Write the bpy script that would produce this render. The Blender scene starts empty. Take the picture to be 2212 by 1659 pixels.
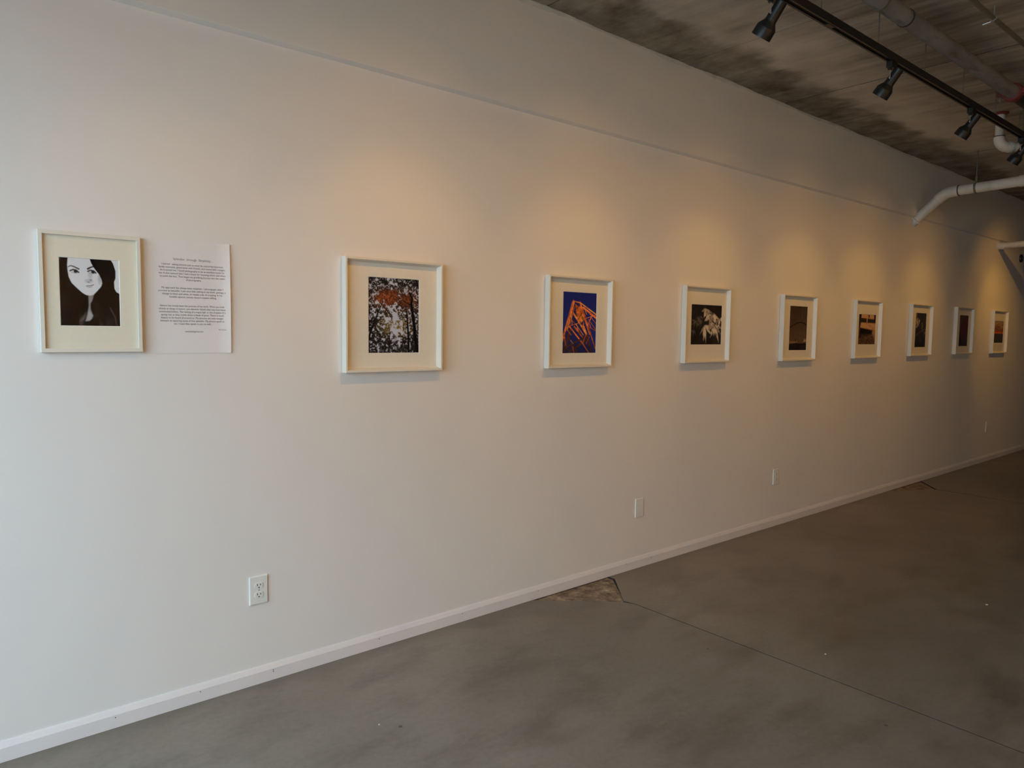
import bpy, bmesh, math, random
import numpy as np
from mathutils import Vector, Matrix

random.seed(7)
scene = bpy.context.scene
COL = scene.collection

# ------------------------------------------------------------------ camera
CAM = Vector((0.0, -2.9, 1.482))
YAW, PITCH, ROLL = math.radians(39.853), math.radians(-4.180), math.radians(0.723)
FPX = 1546.4
cd = bpy.data.cameras.new('camera')
cd.sensor_fit = 'HORIZONTAL'
cd.sensor_width = 36.0
cd.lens = FPX / 2212.0 * 36.0
cd.clip_start = 0.05
cam = bpy.data.objects.new('camera', cd)
COL.objects.link(cam)
_f = Vector((math.sin(YAW) * math.cos(PITCH), math.cos(YAW) * math.cos(PITCH), math.sin(PITCH)))
_r0 = Vector((math.cos(YAW), -math.sin(YAW), 0))
_u0 = _r0.cross(_f)
_r = math.cos(ROLL) * _r0 + math.sin(ROLL) * _u0
_u = -math.sin(ROLL) * _r0 + math.cos(ROLL) * _u0
cam.matrix_world = Matrix(((_r.x, _u.x, -_f.x, CAM.x), (_r.y, _u.y, -_f.y, CAM.y),
                           (_r.z, _u.z, -_f.z, CAM.z), (0, 0, 0, 1)))
scene.camera = cam

# ------------------------------------------------------------------ view and world
scene.view_settings.view_transform = 'Standard'
scene.view_settings.look = 'None'
scene.view_settings.gamma = 1.0
scene.view_settings.use_curve_mapping = False
scene.view_settings.exposure = 0.0

world = bpy.data.worlds.new('sky')
scene.world = world
world.use_nodes = True
wbg = world.node_tree.nodes['Background']
wbg.inputs[0].default_value = (0.66, 0.875, 1.0, 1)
wbg.inputs[1].default_value = 0.85

# overcast sky in front of the street windows (outside, at the left end of the room)
SKY_COL, SKY_W = (0.66, 0.875, 1.0), 490.0
ld = bpy.data.lights.new('window_daylight', 'AREA')
ld.shape = 'RECTANGLE'
ld.size, ld.size_y = 6.0, 4.0
ld.color = SKY_COL
ld.energy = SKY_W
lo = bpy.data.objects.new('window_daylight', ld)
lo.location = (-3.2, -2.6, 3.0)
lo.rotation_euler = Vector((1.0, 0.12, -0.42)).to_track_quat('-Z', 'Y').to_euler()
COL.objects.link(lo)

SPOT_COL, SPOT_W = (1.0, 0.49, 0.078), 15.4
SPOT_ANGLE, SPOT_BLEND = math.radians(63), 0.95
FILL_W, FILL_ANGLE = 182.0, math.radians(95)     # unseen lamps added for warm fill, bounced off the opposite wall
SPILL_W, SPILL_ANGLE = 9.8, math.radians(112)

# ------------------------------------------------------------------ dimensions (metres; wall face y=0, floor z=0)
ZC = 3.166          # underside of the concrete ceiling
ZL = 2.6195         # bottom of the bulkhead on the gallery wall
X0, X1 = -0.95, 16.0
Y1 = -6.2

# ------------------------------------------------------------------ helpers
def link(name, me, parent=None, loc=None):
    o = bpy.data.objects.new(name, me)
    COL.objects.link(o)
    if parent is not None:
        o.parent = parent
    if loc is not None:
        o.location = loc
    return o

def bm_obj(name, bm, mat, parent=None, loc=None, smooth=False, angle=None):
    me = bpy.data.meshes.new(name)
    bmesh.ops.recalc_face_normals(bm, faces=bm.faces)
    bm.to_mesh(me)
    bm.free()
    if mat is not None:
        me.materials.append(mat)
    if smooth:
        for p in me.polygons:
            p.use_smooth = True
        if angle:
            me.set_sharp_from_angle(angle=math.radians(angle))
    return link(name, me, parent, loc)

def tag(o, label=None, cat=None, group=None, kind=None):
    if label: o['label'] = label
    if cat: o['category'] = cat
    if group: o['group'] = group
    if kind: o['kind'] = kind
    return o

def thing(name, label, cat, loc=(0, 0, 0), group=None):
    o = bpy.data.objects.new(name, None)
    o.empty_display_size = 0.05
    COL.objects.link(o)
    o.location = loc
    return tag(o, label, cat, group)

def add_box(bm, x0, x1, y0, y1, z0, z1, bevel=0.0, seg=2):
    m = Matrix.Translation(((x0 + x1) / 2, (y0 + y1) / 2, (z0 + z1) / 2)) @ Matrix.Diagonal((abs(x1 - x0), abs(y1 - y0), abs(z1 - z0), 1))
    r = bmesh.ops.create_cube(bm, size=1.0, matrix=m)
    if bevel > 0:
        es = set()
        for v in r['verts']:
            es.update(v.link_edges)
        bmesh.ops.bevel(bm, geom=list(es), offset=bevel, segments=seg, affect='EDGES', profile=0.5)
    return bm

def box(*a, **k):
    return add_box(bmesh.new(), *a, **k)

def add_lathe(bm, prof, origin, axis, seg=28, closed=False):
    """prof: list of (distance along axis, radius)"""
    axis = Vector(axis).normalized()
    ref = Vector((0, 0, 1)) if abs(axis.z) < 0.9 else Vector((1, 0, 0))
    a = axis.cross(ref).normalized()
    b = axis.cross(a)
    o = Vector(origin)
    rings = []
    for (t, r) in prof:
        if r <= 1e-6:
            rings.append([bm.verts.new(o + axis * t)])
        else:
            rings.append([bm.verts.new(o + axis * t + (a * math.cos(2 * math.pi * k / seg) + b * math.sin(2 * math.pi * k / seg)) * r) for k in range(seg)])
    for i in range(len(rings) - 1):
        p, q = rings[i], rings[i + 1]
        for k in range(seg):
            k2 = (k + 1) % seg
            if len(p) == 1 and len(q) == 1:
                continue
            if len(p) == 1:
                bm.faces.new((p[0], q[k], q[k2]))
            elif len(q) == 1:
                bm.faces.new((p[k], q[0], p[k2]))
            else:
                bm.faces.new((p[k], q[k], q[k2], p[k2]))
    return bm

def lathe(prof, origin, axis, seg=28):
    return add_lathe(bmesh.new(), prof, origin, axis, seg)

def rod_bm(p, q, r, seg=16):
    d = Vector(q) - Vector(p)
    return lathe([(0, 0), (0, r), (d.length, r), (d.length, 0)], p, d, seg)

def tube_bm(pts, r, seg=24, cap=True):
    bm = bmesh.new()
    pts = [Vector(p) for p in pts]
    rings = []
    prev_a = None
    for i, p in enumerate(pts):
        t = ((pts[min(i + 1, len(pts) - 1)] - p).normalized() + (p - pts[max(i - 1, 0)]).normalized())
        t.normalize()
        if prev_a is None:
            ref = Vector((0, 0, 1)) if abs(t.z) < 0.9 else Vector((1, 0, 0))
            a = t.cross(ref).normalized()
        else:
            a = (prev_a - t * prev_a.dot(t)).normalized()
        prev_a = a
        b = t.cross(a)
        rr = r[i] if isinstance(r, (list, tuple)) else r
        rings.append([bm.verts.new(p + (a * math.cos(2 * math.pi * k / seg) + b * math.sin(2 * math.pi * k / seg)) * rr) for k in range(seg)])
    for i in range(len(rings) - 1):
        for k in range(seg):
            k2 = (k + 1) % seg
            bm.faces.new((rings[i][k], rings[i + 1][k], rings[i + 1][k2], rings[i][k2]))
    if cap:
        bm.faces.new(rings[0])
        bm.faces.new(rings[-1])
    return bm

def bend(p0, p1, p2, rad, n=10):
    """polyline p0..p1..p2 with the corner rounded"""
    p0, p1, p2 = Vector(p0), Vector(p1), Vector(p2)
    a = (p0 - p1).normalized()
    b = (p2 - p1).normalized()
    ang = a.angle(b)
    t = rad / math.tan(ang / 2)
    s, e = p1 + a * t, p1 + b * t
    c = p1 + (a + b).normalized() * (rad / math.sin(ang / 2))
    out = []
    va, vb = s - c, e - c
    w = va.angle(vb)
    for i in range(n + 1):
        u = i / n
        out.append(c + (va * math.sin((1 - u) * w) + vb * math.sin(u * w)) / math.sin(w))
    return out

def prism(bm, poly, axis_vec):
    """poly: list of 3D points, extruded by axis_vec"""
    a = [bm.verts.new(p) for p in poly]
    b = [bm.verts.new(Vector(p) + Vector(axis_vec)) for p in poly]
    n = len(poly)
    bm.faces.new(a)
    bm.faces.new(list(reversed(b)))
    for i in range(n):
        j = (i + 1) % n
        bm.faces.new((a[i], b[i], b[j], a[j]))
    return bm

# ------------------------------------------------------------------ materials
def mat(name):
    m = bpy.data.materials.new(name)
    m.use_nodes = True
    nt = m.node_tree
    return m, nt, nt.nodes['Principled BSDF']

def N(nt, typ, **kw):
    n = nt.nodes.new(typ)
    for k, v in kw.items():
        if k in ('inputs',):
            for kk, vv in v.items():
                n.inputs[kk].default_value = vv
        else:
            setattr(n, k, v)
    return n

def noise(nt, vec, scale, detail=4, rough=0.55, stretch=None):
    n = N(nt, 'ShaderNodeTexNoise')
    n.inputs['Scale'].default_value = scale
    n.inputs['Detail'].default_value = detail
    n.inputs['Roughness'].default_value = rough
    if stretch:
        mp = N(nt, 'ShaderNodeMapping')
        mp.inputs['Scale'].default_value = stretch
        nt.links.new(vec, mp.inputs['Vector'])
        vec = mp.outputs['Vector']
    nt.links.new(vec, n.inputs['Vector'])
    return n.outputs['Fac']

def ramp(nt, fac, stops, interp='LINEAR'):
    r = N(nt, 'ShaderNodeValToRGB')
    r.color_ramp.interpolation = interp
    els = r.color_ramp.elements
    while len(els) < len(stops):
        els.new(0.5)
    for e, (p, c) in zip(els, stops):
        e.position = p
        e.color = c if len(c) == 4 else (*c, 1)
    nt.links.new(fac, r.inputs['Fac'])
    return r.outputs['Color']

def mix(nt, a, b, fac, mode='MIX'):
    m = N(nt, 'ShaderNodeMix', data_type='RGBA', blend_type=mode)
    def setin(sock, v):
        if hasattr(v, 'is_output') or isinstance(v, bpy.types.NodeSocket):
            nt.links.new(v, sock)
        elif isinstance(v, (int, float)):
            sock.default_value = v
        else:
            sock.default_value = v if len(v) == 4 else (*v, 1)
    setin(m.inputs[0], fac)
    setin(m.inputs[6], a)
    setin(m.inputs[7], b)
    return m.outputs[2]

def math_n(nt, op, a, b=None, clamp=False):
    m = N(nt, 'ShaderNodeMath', operation=op, use_clamp=clamp)
    for i, v in enumerate((a, b)):
        if v is None: continue
        if isinstance(v, (int, float)):
            m.inputs[i].default_value = v
        else:
            nt.links.new(v, m.inputs[i])
    return m.outputs[0]

def bump(nt, bsdf, h, strength, dist=0.002):
    b = N(nt, 'ShaderNodeBump')
    b.inputs['Strength'].default_value = strength
    b.inputs['Distance'].default_value = dist
    nt.links.new(h, b.inputs['Height'])
    nt.links.new(b.outputs['Normal'], bsdf.inputs['Normal'])

def objco(nt):
    return N(nt, 'ShaderNodeTexCoord').outputs['Object']

def plain(name, col, rough=0.5, metal=0.0, var=0.06, scale=18.0, bstr=0.0, spec=0.5):
    """one colour with a little procedural variation"""
    m, nt, b = mat(name)
    co = objco(nt)
    n = noise(nt, co, scale, 3)
    lo_ = tuple(c * (1 - var) for c in col)
    hi_ = tuple(min(1, c * (1 + var)) for c in col)
    c = ramp(nt, n, [(0.3, lo_), (0.7, hi_)])
    nt.links.new(c, b.inputs['Base Color'])
    b.inputs['Roughness'].default_value = rough
    b.inputs['Metallic'].default_value = metal
    b.inputs['Specular IOR Level'].default_value = spec
    if bstr:
        bump(nt, b, noise(nt, co, scale * 12, 2), bstr, 0.001)
    return m

M = {}
M['wall'] = plain('wall_paint', (0.79, 0.772, 0.768), 0.62, var=0.012, scale=1.3, bstr=0.04, spec=0.3)
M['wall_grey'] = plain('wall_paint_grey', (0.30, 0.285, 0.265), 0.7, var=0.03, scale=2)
M['bulkhead'] = plain('bulkhead_paint', (0.785, 0.768, 0.745), 0.65, var=0.015, scale=1.1, bstr=0.04, spec=0.3)
M['trim'] = plain('trim_paint', (0.78, 0.75, 0.77), 0.38, var=0.02, scale=6)
M['frame'] = plain('frame_white', (0.76, 0.73, 0.66), 0.45, var=0.015, scale=9)
M['matboard'] = plain('mat_board', (0.80, 0.77, 0.70), 0.85, var=0.015, scale=60, spec=0.1)
M['matcream'] = plain('mat_board_cream', (0.78, 0.75, 0.64), 0.85, var=0.015, scale=60, spec=0.1)
M['matedge'] = plain('mat_bevel', (0.9, 0.89, 0.86), 0.8, var=0.01)
M['backing'] = plain('frame_backing', (0.30, 0.24, 0.17), 0.8)
M['paper'] = plain('paper', (0.80, 0.78, 0.80), 0.8, var=0.01, scale=30, spec=0.2)
M['ink'] = plain('ink', (0.15, 0.145, 0.165), 0.8, var=0.05)
M['inkpale'] = plain('ink_pale', (0.27, 0.255, 0.275), 0.8, var=0.05)
M['plastic'] = plain('white_plastic', (0.80, 0.80, 0.785), 0.32, var=0.01)
M['slot'] = plain('socket_slot', (0.02, 0.02, 0.025), 0.6)
M['screw'] = plain('screw', (0.62, 0.62, 0.60), 0.35, metal=0.6)
M['black'] = plain('black_metal', (0.009, 0.009, 0.009), 0.42, var=0.1)
M['blackin'] = plain('black_baffle', (0.01, 0.01, 0.01), 0.7)
M['copper'] = plain('copper_strip', (0.28, 0.17, 0.10), 0.4, metal=0.6)
M['steel'] = plain('bright_steel', (0.62, 0.61, 0.58), 0.3, metal=0.9)
M['rod'] = plain('galvanised_rod', (0.17, 0.16, 0.13), 0.5, metal=0.3)
M['red'] = plain('red_paint', (0.20, 0.035, 0.035), 0.45, var=0.15, scale=30)
M['blackpipe'] = plain('black_iron', (0.030, 0.026, 0.026), 0.5, var=0.2)
M['purple'] = plain('pipe_primer', (0.055, 0.045, 0.065), 0.6)
M['nail'] = plain('nail', (0.06, 0.05, 0.06), 0.6)
M['chip'] = plain('paint_chip', (0.75, 0.72, 0.66), 0.7)
M['frame_alu'] = plain('window_aluminium', (0.10, 0.10, 0.105), 0.45, metal=0.5)
M['caulk'] = plain('caulk', (0.62, 0.60, 0.55), 0.7, var=0.15, scale=8)

def make_pvc():
    m, nt, b = mat('white_pvc')
    co = objco(nt)
    n1 = noise(nt, co, 9, 4)
    n2 = noise(nt, co, 40, 3)
    c = ramp(nt, n1, [(0.3, (0.60, 0.56, 0.50)), (0.62, (0.74, 0.70, 0.64))])
    g = ramp(nt, n2, [(0.60, (0, 0, 0)), (0.75, (1, 1, 1))])
    c = mix(nt, c, (0.42, 0.37, 0.31), math_n(nt, 'MULTIPLY', g, 0.35))
    nt.links.new(c, b.inputs['Base Color'])
    b.inputs['Roughness'].default_value = 0.42
    return m
M['pvc'] = make_pvc()

def make_greypipe():
    m, nt, b = mat('dusty_steel_pipe')
    co = objco(nt)
    n1 = noise(nt, co, 3.2, 6, 0.6)
    n2 = noise(nt, co, 14, 4, 0.6, (0.5, 2, 2))
    c = ramp(nt, n1, [(0.3, (0.135, 0.145, 0.16)), (0.55, (0.24, 0.255, 0.27)), (0.75, (0.30, 0.31, 0.315))])
    c = mix(nt, c, (0.07, 0.065, 0.06), math_n(nt, 'MULTIPLY', ramp(nt, n2, [(0.52, (0, 0, 0)), (0.7, (1, 1, 1))]), 0.6))
    nt.links.new(c, b.inputs['Base Color'])
    b.inputs['Roughness'].default_value = 0.6
    b.inputs['Metallic'].default_value = 0.15
    return m
M['greypipe'] = make_greypipe()

def make_floor():
    m, nt, b = mat('polished_concrete')
    geo = N(nt, 'ShaderNodeNewGeometry').outputs['Position']
    n1 = noise(nt, geo, 0.9, 6, 0.62)
    n2 = noise(nt, geo, 3.1, 6, 0.6, (0.7, 1.5, 1))
    n3 = noise(nt, geo, 42, 4, 0.6)
    n4 = noise(nt, geo, 190, 2, 0.5)
    c = ramp(nt, n1, [(0.30, (0.164, 0.136, 0.108)), (0.5, (0.210, 0.177, 0.144)), (0.68, (0.252, 0.216, 0.180))])
    c2 = ramp(nt, n2, [(0.33, (0.62, 0.60, 0.57)), (0.52, (1, 1, 1)), (0.72, (1.10, 1.08, 1.05))])
    c = mix(nt, c, c2, 0.75, 'MULTIPLY')
    c3 = ramp(nt, n3, [(0.3, (0.85, 0.85, 0.84)), (0.6, (1.04, 1.04, 1.04))])
    c = mix(nt, c, c3, 0.6, 'MULTIPLY')
    # pits and specks
    sp = N(nt, 'ShaderNodeTexVoronoi')
    sp.inputs['Scale'].default_value = 3.2
    nt.links.new(geo, sp.inputs['Vector'])
    pit = ramp(nt, sp.outputs['Distance'], [(0.0, (1, 1, 1)), (0.018, (1, 1, 1)), (0.030, (0, 0, 0))])
    c = mix(nt, c, (0.045, 0.04, 0.04), math_n(nt, 'MULTIPLY', pit, 0.8))
    # darker floor along the foot of the gallery wall
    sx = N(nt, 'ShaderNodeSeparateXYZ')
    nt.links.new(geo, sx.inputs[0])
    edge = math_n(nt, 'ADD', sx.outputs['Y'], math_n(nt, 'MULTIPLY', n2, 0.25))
    foot_band = ramp(nt, edge, [(0.02, (0, 0, 0)), (0.14, (1, 1, 1))])
    c = mix(nt, c, (0.13, 0.112, 0.09), math_n(nt, 'MULTIPLY', foot_band, 0.55))
    nt.links.new(c, b.inputs['Base Color'])
    r = ramp(nt, n2, [(0.3, (0.30, 0.30, 0.30)), (0.7, (0.46, 0.46, 0.46))])
    nt.links.new(r, b.inputs['Roughness'])
    b.inputs['Specular IOR Level'].default_value = 0.42
    hh = math_n(nt, 'ADD', math_n(nt, 'MULTIPLY', n3, 0.5), math_n(nt, 'MULTIPLY', n4, 0.25))
    bump(nt, b, hh, 0.06, 0.003)
    return m
M['floor'] = make_floor()

def make_rough_patch():
    m, nt, b = mat('broken_concrete')
    geo = N(nt, 'ShaderNodeNewGeometry').outputs['Position']
    n1 = noise(nt, geo, 16, 6, 0.65)
    n2 = noise(nt, geo, 60, 4, 0.6)
    c = ramp(nt, n1, [(0.32, (0.10, 0.068, 0.045)), (0.47, (0.22, 0.158, 0.108)), (0.60, (0.34, 0.255, 0.175)), (0.70, (0.50, 0.40, 0.29))])
    c = mix(nt, c, ramp(nt, n2, [(0.3, (0.6, 0.6, 0.6)), (0.6, (1.1, 1.1, 1.1))]), 0.7, 'MULTIPLY')
    nt.links.new(c, b.inputs['Base Color'])
    b.inputs['Roughness'].default_value = 0.9
    bump(nt, b, n1, 0.6, 0.01)
    return m
M['rough'] = make_rough_patch()
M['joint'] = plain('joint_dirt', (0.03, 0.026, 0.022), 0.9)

def make_ceiling():
    m, nt, b = mat('board_marked_concrete')
    geo = N(nt, 'ShaderNodeNewGeometry').outputs['Position']
    sx = N(nt, 'ShaderNodeSeparateXYZ')
    nt.links.new(geo, sx.inputs[0])
    y = sx.outputs['Y']
    big = noise(nt, geo, 1.4, 6, 0.6)
    med = noise(nt, geo, 4.2, 6, 0.62)
    streak = noise(nt, geo, 8.0, 5, 0.6, (1.0, 0.16, 1.0))
    fine = noise(nt, geo, 22.0, 4, 0.6, (1.0, 0.12, 1.0))
    c = ramp(nt, streak, [(0.30, (0.215, 0.195, 0.168)), (0.5, (0.37, 0.342, 0.30)), (0.70, (0.49, 0.46, 0.41))])
    c = mix(nt, c, ramp(nt, fine, [(0.3, (0.70, 0.69, 0.67)), (0.62, (1.08, 1.07, 1.06))]), 0.8, 'MULTIPLY')
    c = mix(nt, c, ramp(nt, big, [(0.3, (0.72, 0.70, 0.66)), (0.6, (1.08, 1.08, 1.08))]), 0.7, 'MULTIPLY')
    # paler band about half a metre from the wall
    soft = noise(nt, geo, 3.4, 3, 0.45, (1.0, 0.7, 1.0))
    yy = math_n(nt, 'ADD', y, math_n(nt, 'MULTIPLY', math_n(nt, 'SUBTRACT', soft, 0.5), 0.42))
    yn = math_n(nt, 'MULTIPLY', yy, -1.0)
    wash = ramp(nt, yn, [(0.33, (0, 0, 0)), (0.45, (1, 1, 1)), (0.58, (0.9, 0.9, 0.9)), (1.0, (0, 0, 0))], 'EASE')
    pale_mask = math_n(nt, 'MULTIPLY', wash, ramp(nt, big, [(0.30, (0.15, 0.15, 0.15)), (0.6, (0.85, 0.85, 0.85))]))
    c = mix(nt, c, (0.74, 0.70, 0.63), pale_mask)
    # brown water stain along the wall
    stain = ramp(nt, yn, [(0.0, (1, 1, 1)), (0.30, (1, 1, 1)), (0.42, (0, 0, 0))], 'EASE')
    sc_ = ramp(nt, med, [(0.28, (0.135, 0.086, 0.060)), (0.42, (0.22, 0.185, 0.143)), (0.58, (0.34, 0.305, 0.25)), (0.72, (0.46, 0.415, 0.345))])
    sc_ = mix(nt, sc_, ramp(nt, fine, [(0.3, (0.7, 0.7, 0.68)), (0.62, (1.1, 1.1, 1.08))]), 0.7, 'MULTIPLY')
    c = mix(nt, c, sc_, math_n(nt, 'MULTIPLY', stain, 0.9))
    nt.links.new(c, b.inputs['Base Color'])
    b.inputs['Roughness'].default_value = 0.85
    b.inputs['Specular IOR Level'].default_value = 0.25
    hh = math_n(nt, 'ADD', math_n(nt, 'MULTIPLY', fine, 0.6), math_n(nt, 'MULTIPLY', streak, 0.6))
    bump(nt, b, hh, 0.35, 0.006)
    return m
M['ceiling'] = make_ceiling()

def make_glass():
    m, nt, b = mat('clear_pane')
    nt.nodes.remove(b)
    out = nt.nodes['Material Output']
    t = N(nt, 'ShaderNodeBsdfTransparent')
    g = N(nt, 'ShaderNodeBsdfGlossy')
    g.inputs['Roughness'].default_value = 0.03
    fr = N(nt, 'ShaderNodeFresnel')
    fr.inputs['IOR'].default_value = 1.20
    mx = N(nt, 'ShaderNodeMixShader')
    front = math_n(nt, 'SUBTRACT', 1.0, N(nt, 'ShaderNodeNewGeometry').outputs['Backfacing'])
    nt.links.new(math_n(nt, 'MULTIPLY', fr.outputs[0], front), mx.inputs[0])
    nt.links.new(t.outputs[0], mx.inputs[1])
    nt.links.new(g.outputs[0], mx.inputs[2])
    nt.links.new(mx.outputs[0], out.inputs['Surface'])
    return m
M['glass'] = make_glass()

def make_bulb():
    m, nt, b = mat('lamp_face')
    b.inputs['Base Color'].default_value = (0.9, 0.8, 0.6, 1)
    b.inputs['Emission Color'].default_value = (*SPOT_COL, 1)
    b.inputs['Emission Strength'].default_value = 4.0
    return m
M['bulb'] = make_bulb()

def make_print(name):
    """printed photograph: ink colours stored on the print's own points"""
    m, nt, b = mat(name)
    a = N(nt, 'ShaderNodeVertexColor', layer_name='ink')
    nt.links.new(a.outputs['Color'], b.inputs['Base Color'])
    b.inputs['Roughness'].default_value = 0.6
    b.inputs['Specular IOR Level'].default_value = 0.06
    return m
M['print'] = make_print('printed_photo')

# ------------------------------------------------------------------ room shell
def struct(o):
    o['kind'] = 'structure'
    return o

wall = struct(bm_obj('wall_left', box(X0, X1, 0.0, 0.16, -0.03, ZC + 0.1), M['wall']))

# bulkhead: the upper strip of drywall standing slightly proud of the wall, with an eased lower edge
bm = bmesh.new()
prism(bm, [(X0, 0.001, ZL), (X0, -0.002, ZL), (X0, -0.029, ZL + 0.0095), (X0, -0.030, ZL + 0.012), (X0, -0.030, ZC), (X0, 0.001, ZC)], (X1 - X0, 0, 0))
bm_obj('bulkhead', bm, M['bulkhead'], wall)
# ragged bead of filler where the bulkhead meets the concrete
bm = bmesh.new()
n = 420
ring_prev = None
for i in range(n + 1):
    x = X0 + 0.01 + (13.0 - X0) * i / n
    h = 0.005 + 0.010 * abs(math.sin(x * 2.1) * math.sin(x * 5.3 + 1)) + random.random() * 0.005
    w = 0.004 + 0.016 * abs(math.sin(x * 1.7 + 0.5) * math.sin(x * 4.1)) + random.random() * 0.005
    ring = [bm.verts.new((x, -0.0298, ZC - h)), bm.verts.new((x, -0.032, ZC - h * 0.5)), bm.verts.new((x, -0.030 - w, ZC + 0.0005))]
    if ring_prev:
        for k in range(2):
            bm.faces.new((ring_prev[k], ring[k], ring[k + 1], ring_prev[k + 1]))
    ring_prev = ring
bm_obj('filler_bead', bm, M['caulk'], wall, smooth=True)

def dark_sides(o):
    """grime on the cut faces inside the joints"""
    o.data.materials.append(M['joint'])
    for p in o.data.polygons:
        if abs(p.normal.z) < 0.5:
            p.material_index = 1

# floor: dark sub-base with concrete slabs cast between saw-cut joints
XJ = [-0.90, 2.985, 7.60, 12.2]
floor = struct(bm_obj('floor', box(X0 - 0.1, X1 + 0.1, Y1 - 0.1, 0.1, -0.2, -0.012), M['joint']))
g = 0.0025
def slab(poly):
    bm = bmesh.new()
    prism(bm, [(x, y, -0.012) for x, y in poly], (0, 0, 0.012))
    o = bm_obj('floor_slab', bm, M['floor'], floor)
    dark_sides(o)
    return o
YE = 0.0
def jag(p, q, n, amp):
    out = []
    for i in range(n + 1):
        t = i / n
        s = amp * (random.random() - 0.5) if 0 < i < n else 0
        out.append((p[0] + (q[0] - p[0]) * t + s * 0.5, p[1] + (q[1] - p[1]) * t + s))
    return out
slab([(X0 - 0.1, YE), (XJ[0] - g, YE), (XJ[0] - g, Y1), (X0 - 0.1, Y1)])
# near slab: its wall corner is broken out
crack = jag((2.60, -0.030), (2.955, -0.345), 9, 0.022)
slab([(XJ[0] + g, YE), (2.56, YE)] + crack + [(2.985 - g, -0.40), (3.025 - g, Y1), (XJ[0] + g, Y1)])
crack2 = jag((7.17, -0.022), (7.585, -0.262), 7, 0.020)
slab([(3.195 + g, YE)] + jag((3.195 + g, -0.06), (2.965 + g, -0.335), 6, 0.008) + [(2.985 + g, -0.40), (3.025 + g, Y1), (XJ[2] - g, Y1), (XJ[2] - g, -0.30)] + crack2[::-1] + [(7.14, YE)])
slab([(7.93, YE), (XJ[2] + 3 * g, -0.27), (XJ[2] + g, Y1), (XJ[3] - g, Y1), (XJ[3] - g, YE)])
slab([(XJ[3] + g, YE), (XJ[3] + g, Y1), (X1 + 0.1, Y1), (X1 + 0.1, YE)])
# the rough filler showing where the corner has broken out
def broken_patch(pts):
    bm = bmesh.new()
    cx = sum(p[0] for p in pts) / len(pts); cy = sum(p[1] for p in pts) / len(pts)
    NR = 7
    grid = []
    for k in range(1, NR):
        s = k / (NR - 1)
        grid.append([bm.verts.new((cx + (p[0] - cx) * s, cy + (p[1] - cy) * s, -0.0085 + 0.007 * random.random() * (1 if k < NR - 1 else 0.3))) for p in pts])
    for k in range(NR - 2):
        for i in range(len(pts)):
            j = (i + 1) % len(pts)
            bm.faces.new((grid[k][i], grid[k][j], grid[k + 1][j], grid[k + 1][i]))
    cv = bm.verts.new((cx, cy, -0.004))
    for i in range(len(pts)):
        bm.faces.new((cv, grid[0][i], grid[0][(i + 1) % len(pts)]))
    bm_obj('broken_patch', bm, M['rough'], floor)
broken_patch([(2.56, 0.0)] + crack + [(2.975, -0.335), (3.19, -0.055), (3.19, 0.0)])
broken_patch([(7.14, 0.0)] + crack2 + [(7.605, -0.262), (7.92, 0.0)])

# ceiling: precast concrete panels side by side under a dark deck
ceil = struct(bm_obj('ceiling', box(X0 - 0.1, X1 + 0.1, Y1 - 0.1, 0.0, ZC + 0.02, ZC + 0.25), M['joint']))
XP = [X0 - 0.1, -0.94, 0.205, 1.395, 2.585, 3.765, 4.945, 6.125, 7.50, 8.68, 9.86, 11.04, 12.22, 13.4, 14.6, X1 + 0.1]
for a, b_ in zip(XP[:-1], XP[1:]):
    bm = bmesh.new()
    gp = 0.0035
    dz = random.uniform(0, 0.003)
    prism(bm, [(a + gp, 0, ZC + 0.02), (a + gp, 0, ZC + 0.0012 + dz), (a + gp + 0.001, 0, ZC + dz), (b_ - gp - 0.001, 0, ZC + dz), (b_ - gp, 0, ZC + 0.0012 + dz), (b_ - gp, 0, ZC + 0.02)], (0, Y1, 0))
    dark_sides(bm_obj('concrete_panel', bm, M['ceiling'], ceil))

struct(bm_obj('wall_right', box(X0, X1, Y1 - 0.15, Y1, -0.03, ZC + 0.1), M['wall']))
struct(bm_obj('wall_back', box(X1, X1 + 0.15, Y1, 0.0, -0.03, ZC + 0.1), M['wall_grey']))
# street front at the left end of the room: low sill, big windows, solid head
WZ0, WZ1 = 0.25, 2.55
WY0, WY1 = -0.25, -4.2
bm = bmesh.new()
add_box(bm, X0 - 0.2, X0, Y1, 0.0, -0.03, WZ0)
add_box(bm, X0 - 0.2, X0, Y1, 0.0, WZ1, ZC + 0.1)
add_box(bm, X0 - 0.2, X0, WY0, 0.0, WZ0, WZ1)
add_box(bm, X0 - 0.2, X0, Y1, WY1, WZ0, WZ1)
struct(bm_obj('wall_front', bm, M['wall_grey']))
win = bpy.data.objects.new('window_1', None); COL.objects.link(win); win.location = (X0 - 0.1, 0, WZ0); struct(win)
ny = 3
for i in range(ny + 1):
    yy_ = WY0 + (WY1 - WY0) * i / ny
    bm_obj('mullion', box(-0.04, 0.04, yy_ - 0.025, yy_ + 0.025, 0, WZ1 - WZ0), M['frame_alu'], win)
bm_obj('sill_rail', box(-0.04, 0.04, WY1, WY0, 0, 0.05), M['frame_alu'], win)
bm_obj('head_rail', box(-0.04, 0.04, WY1, WY0, WZ1 - WZ0 - 0.05, WZ1 - WZ0), M['frame_alu'], win)
for i in range(ny):
    ya = WY0 + (WY1 - WY0) * i / ny - 0.026
    yb = WY0 + (WY1 - WY0) * (i + 1) / ny + 0.026
    bm_obj('pane', box(-0.003, 0.003, yb, ya, 0.05, WZ1 - WZ0 - 0.05), M['glass'], win)

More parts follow.
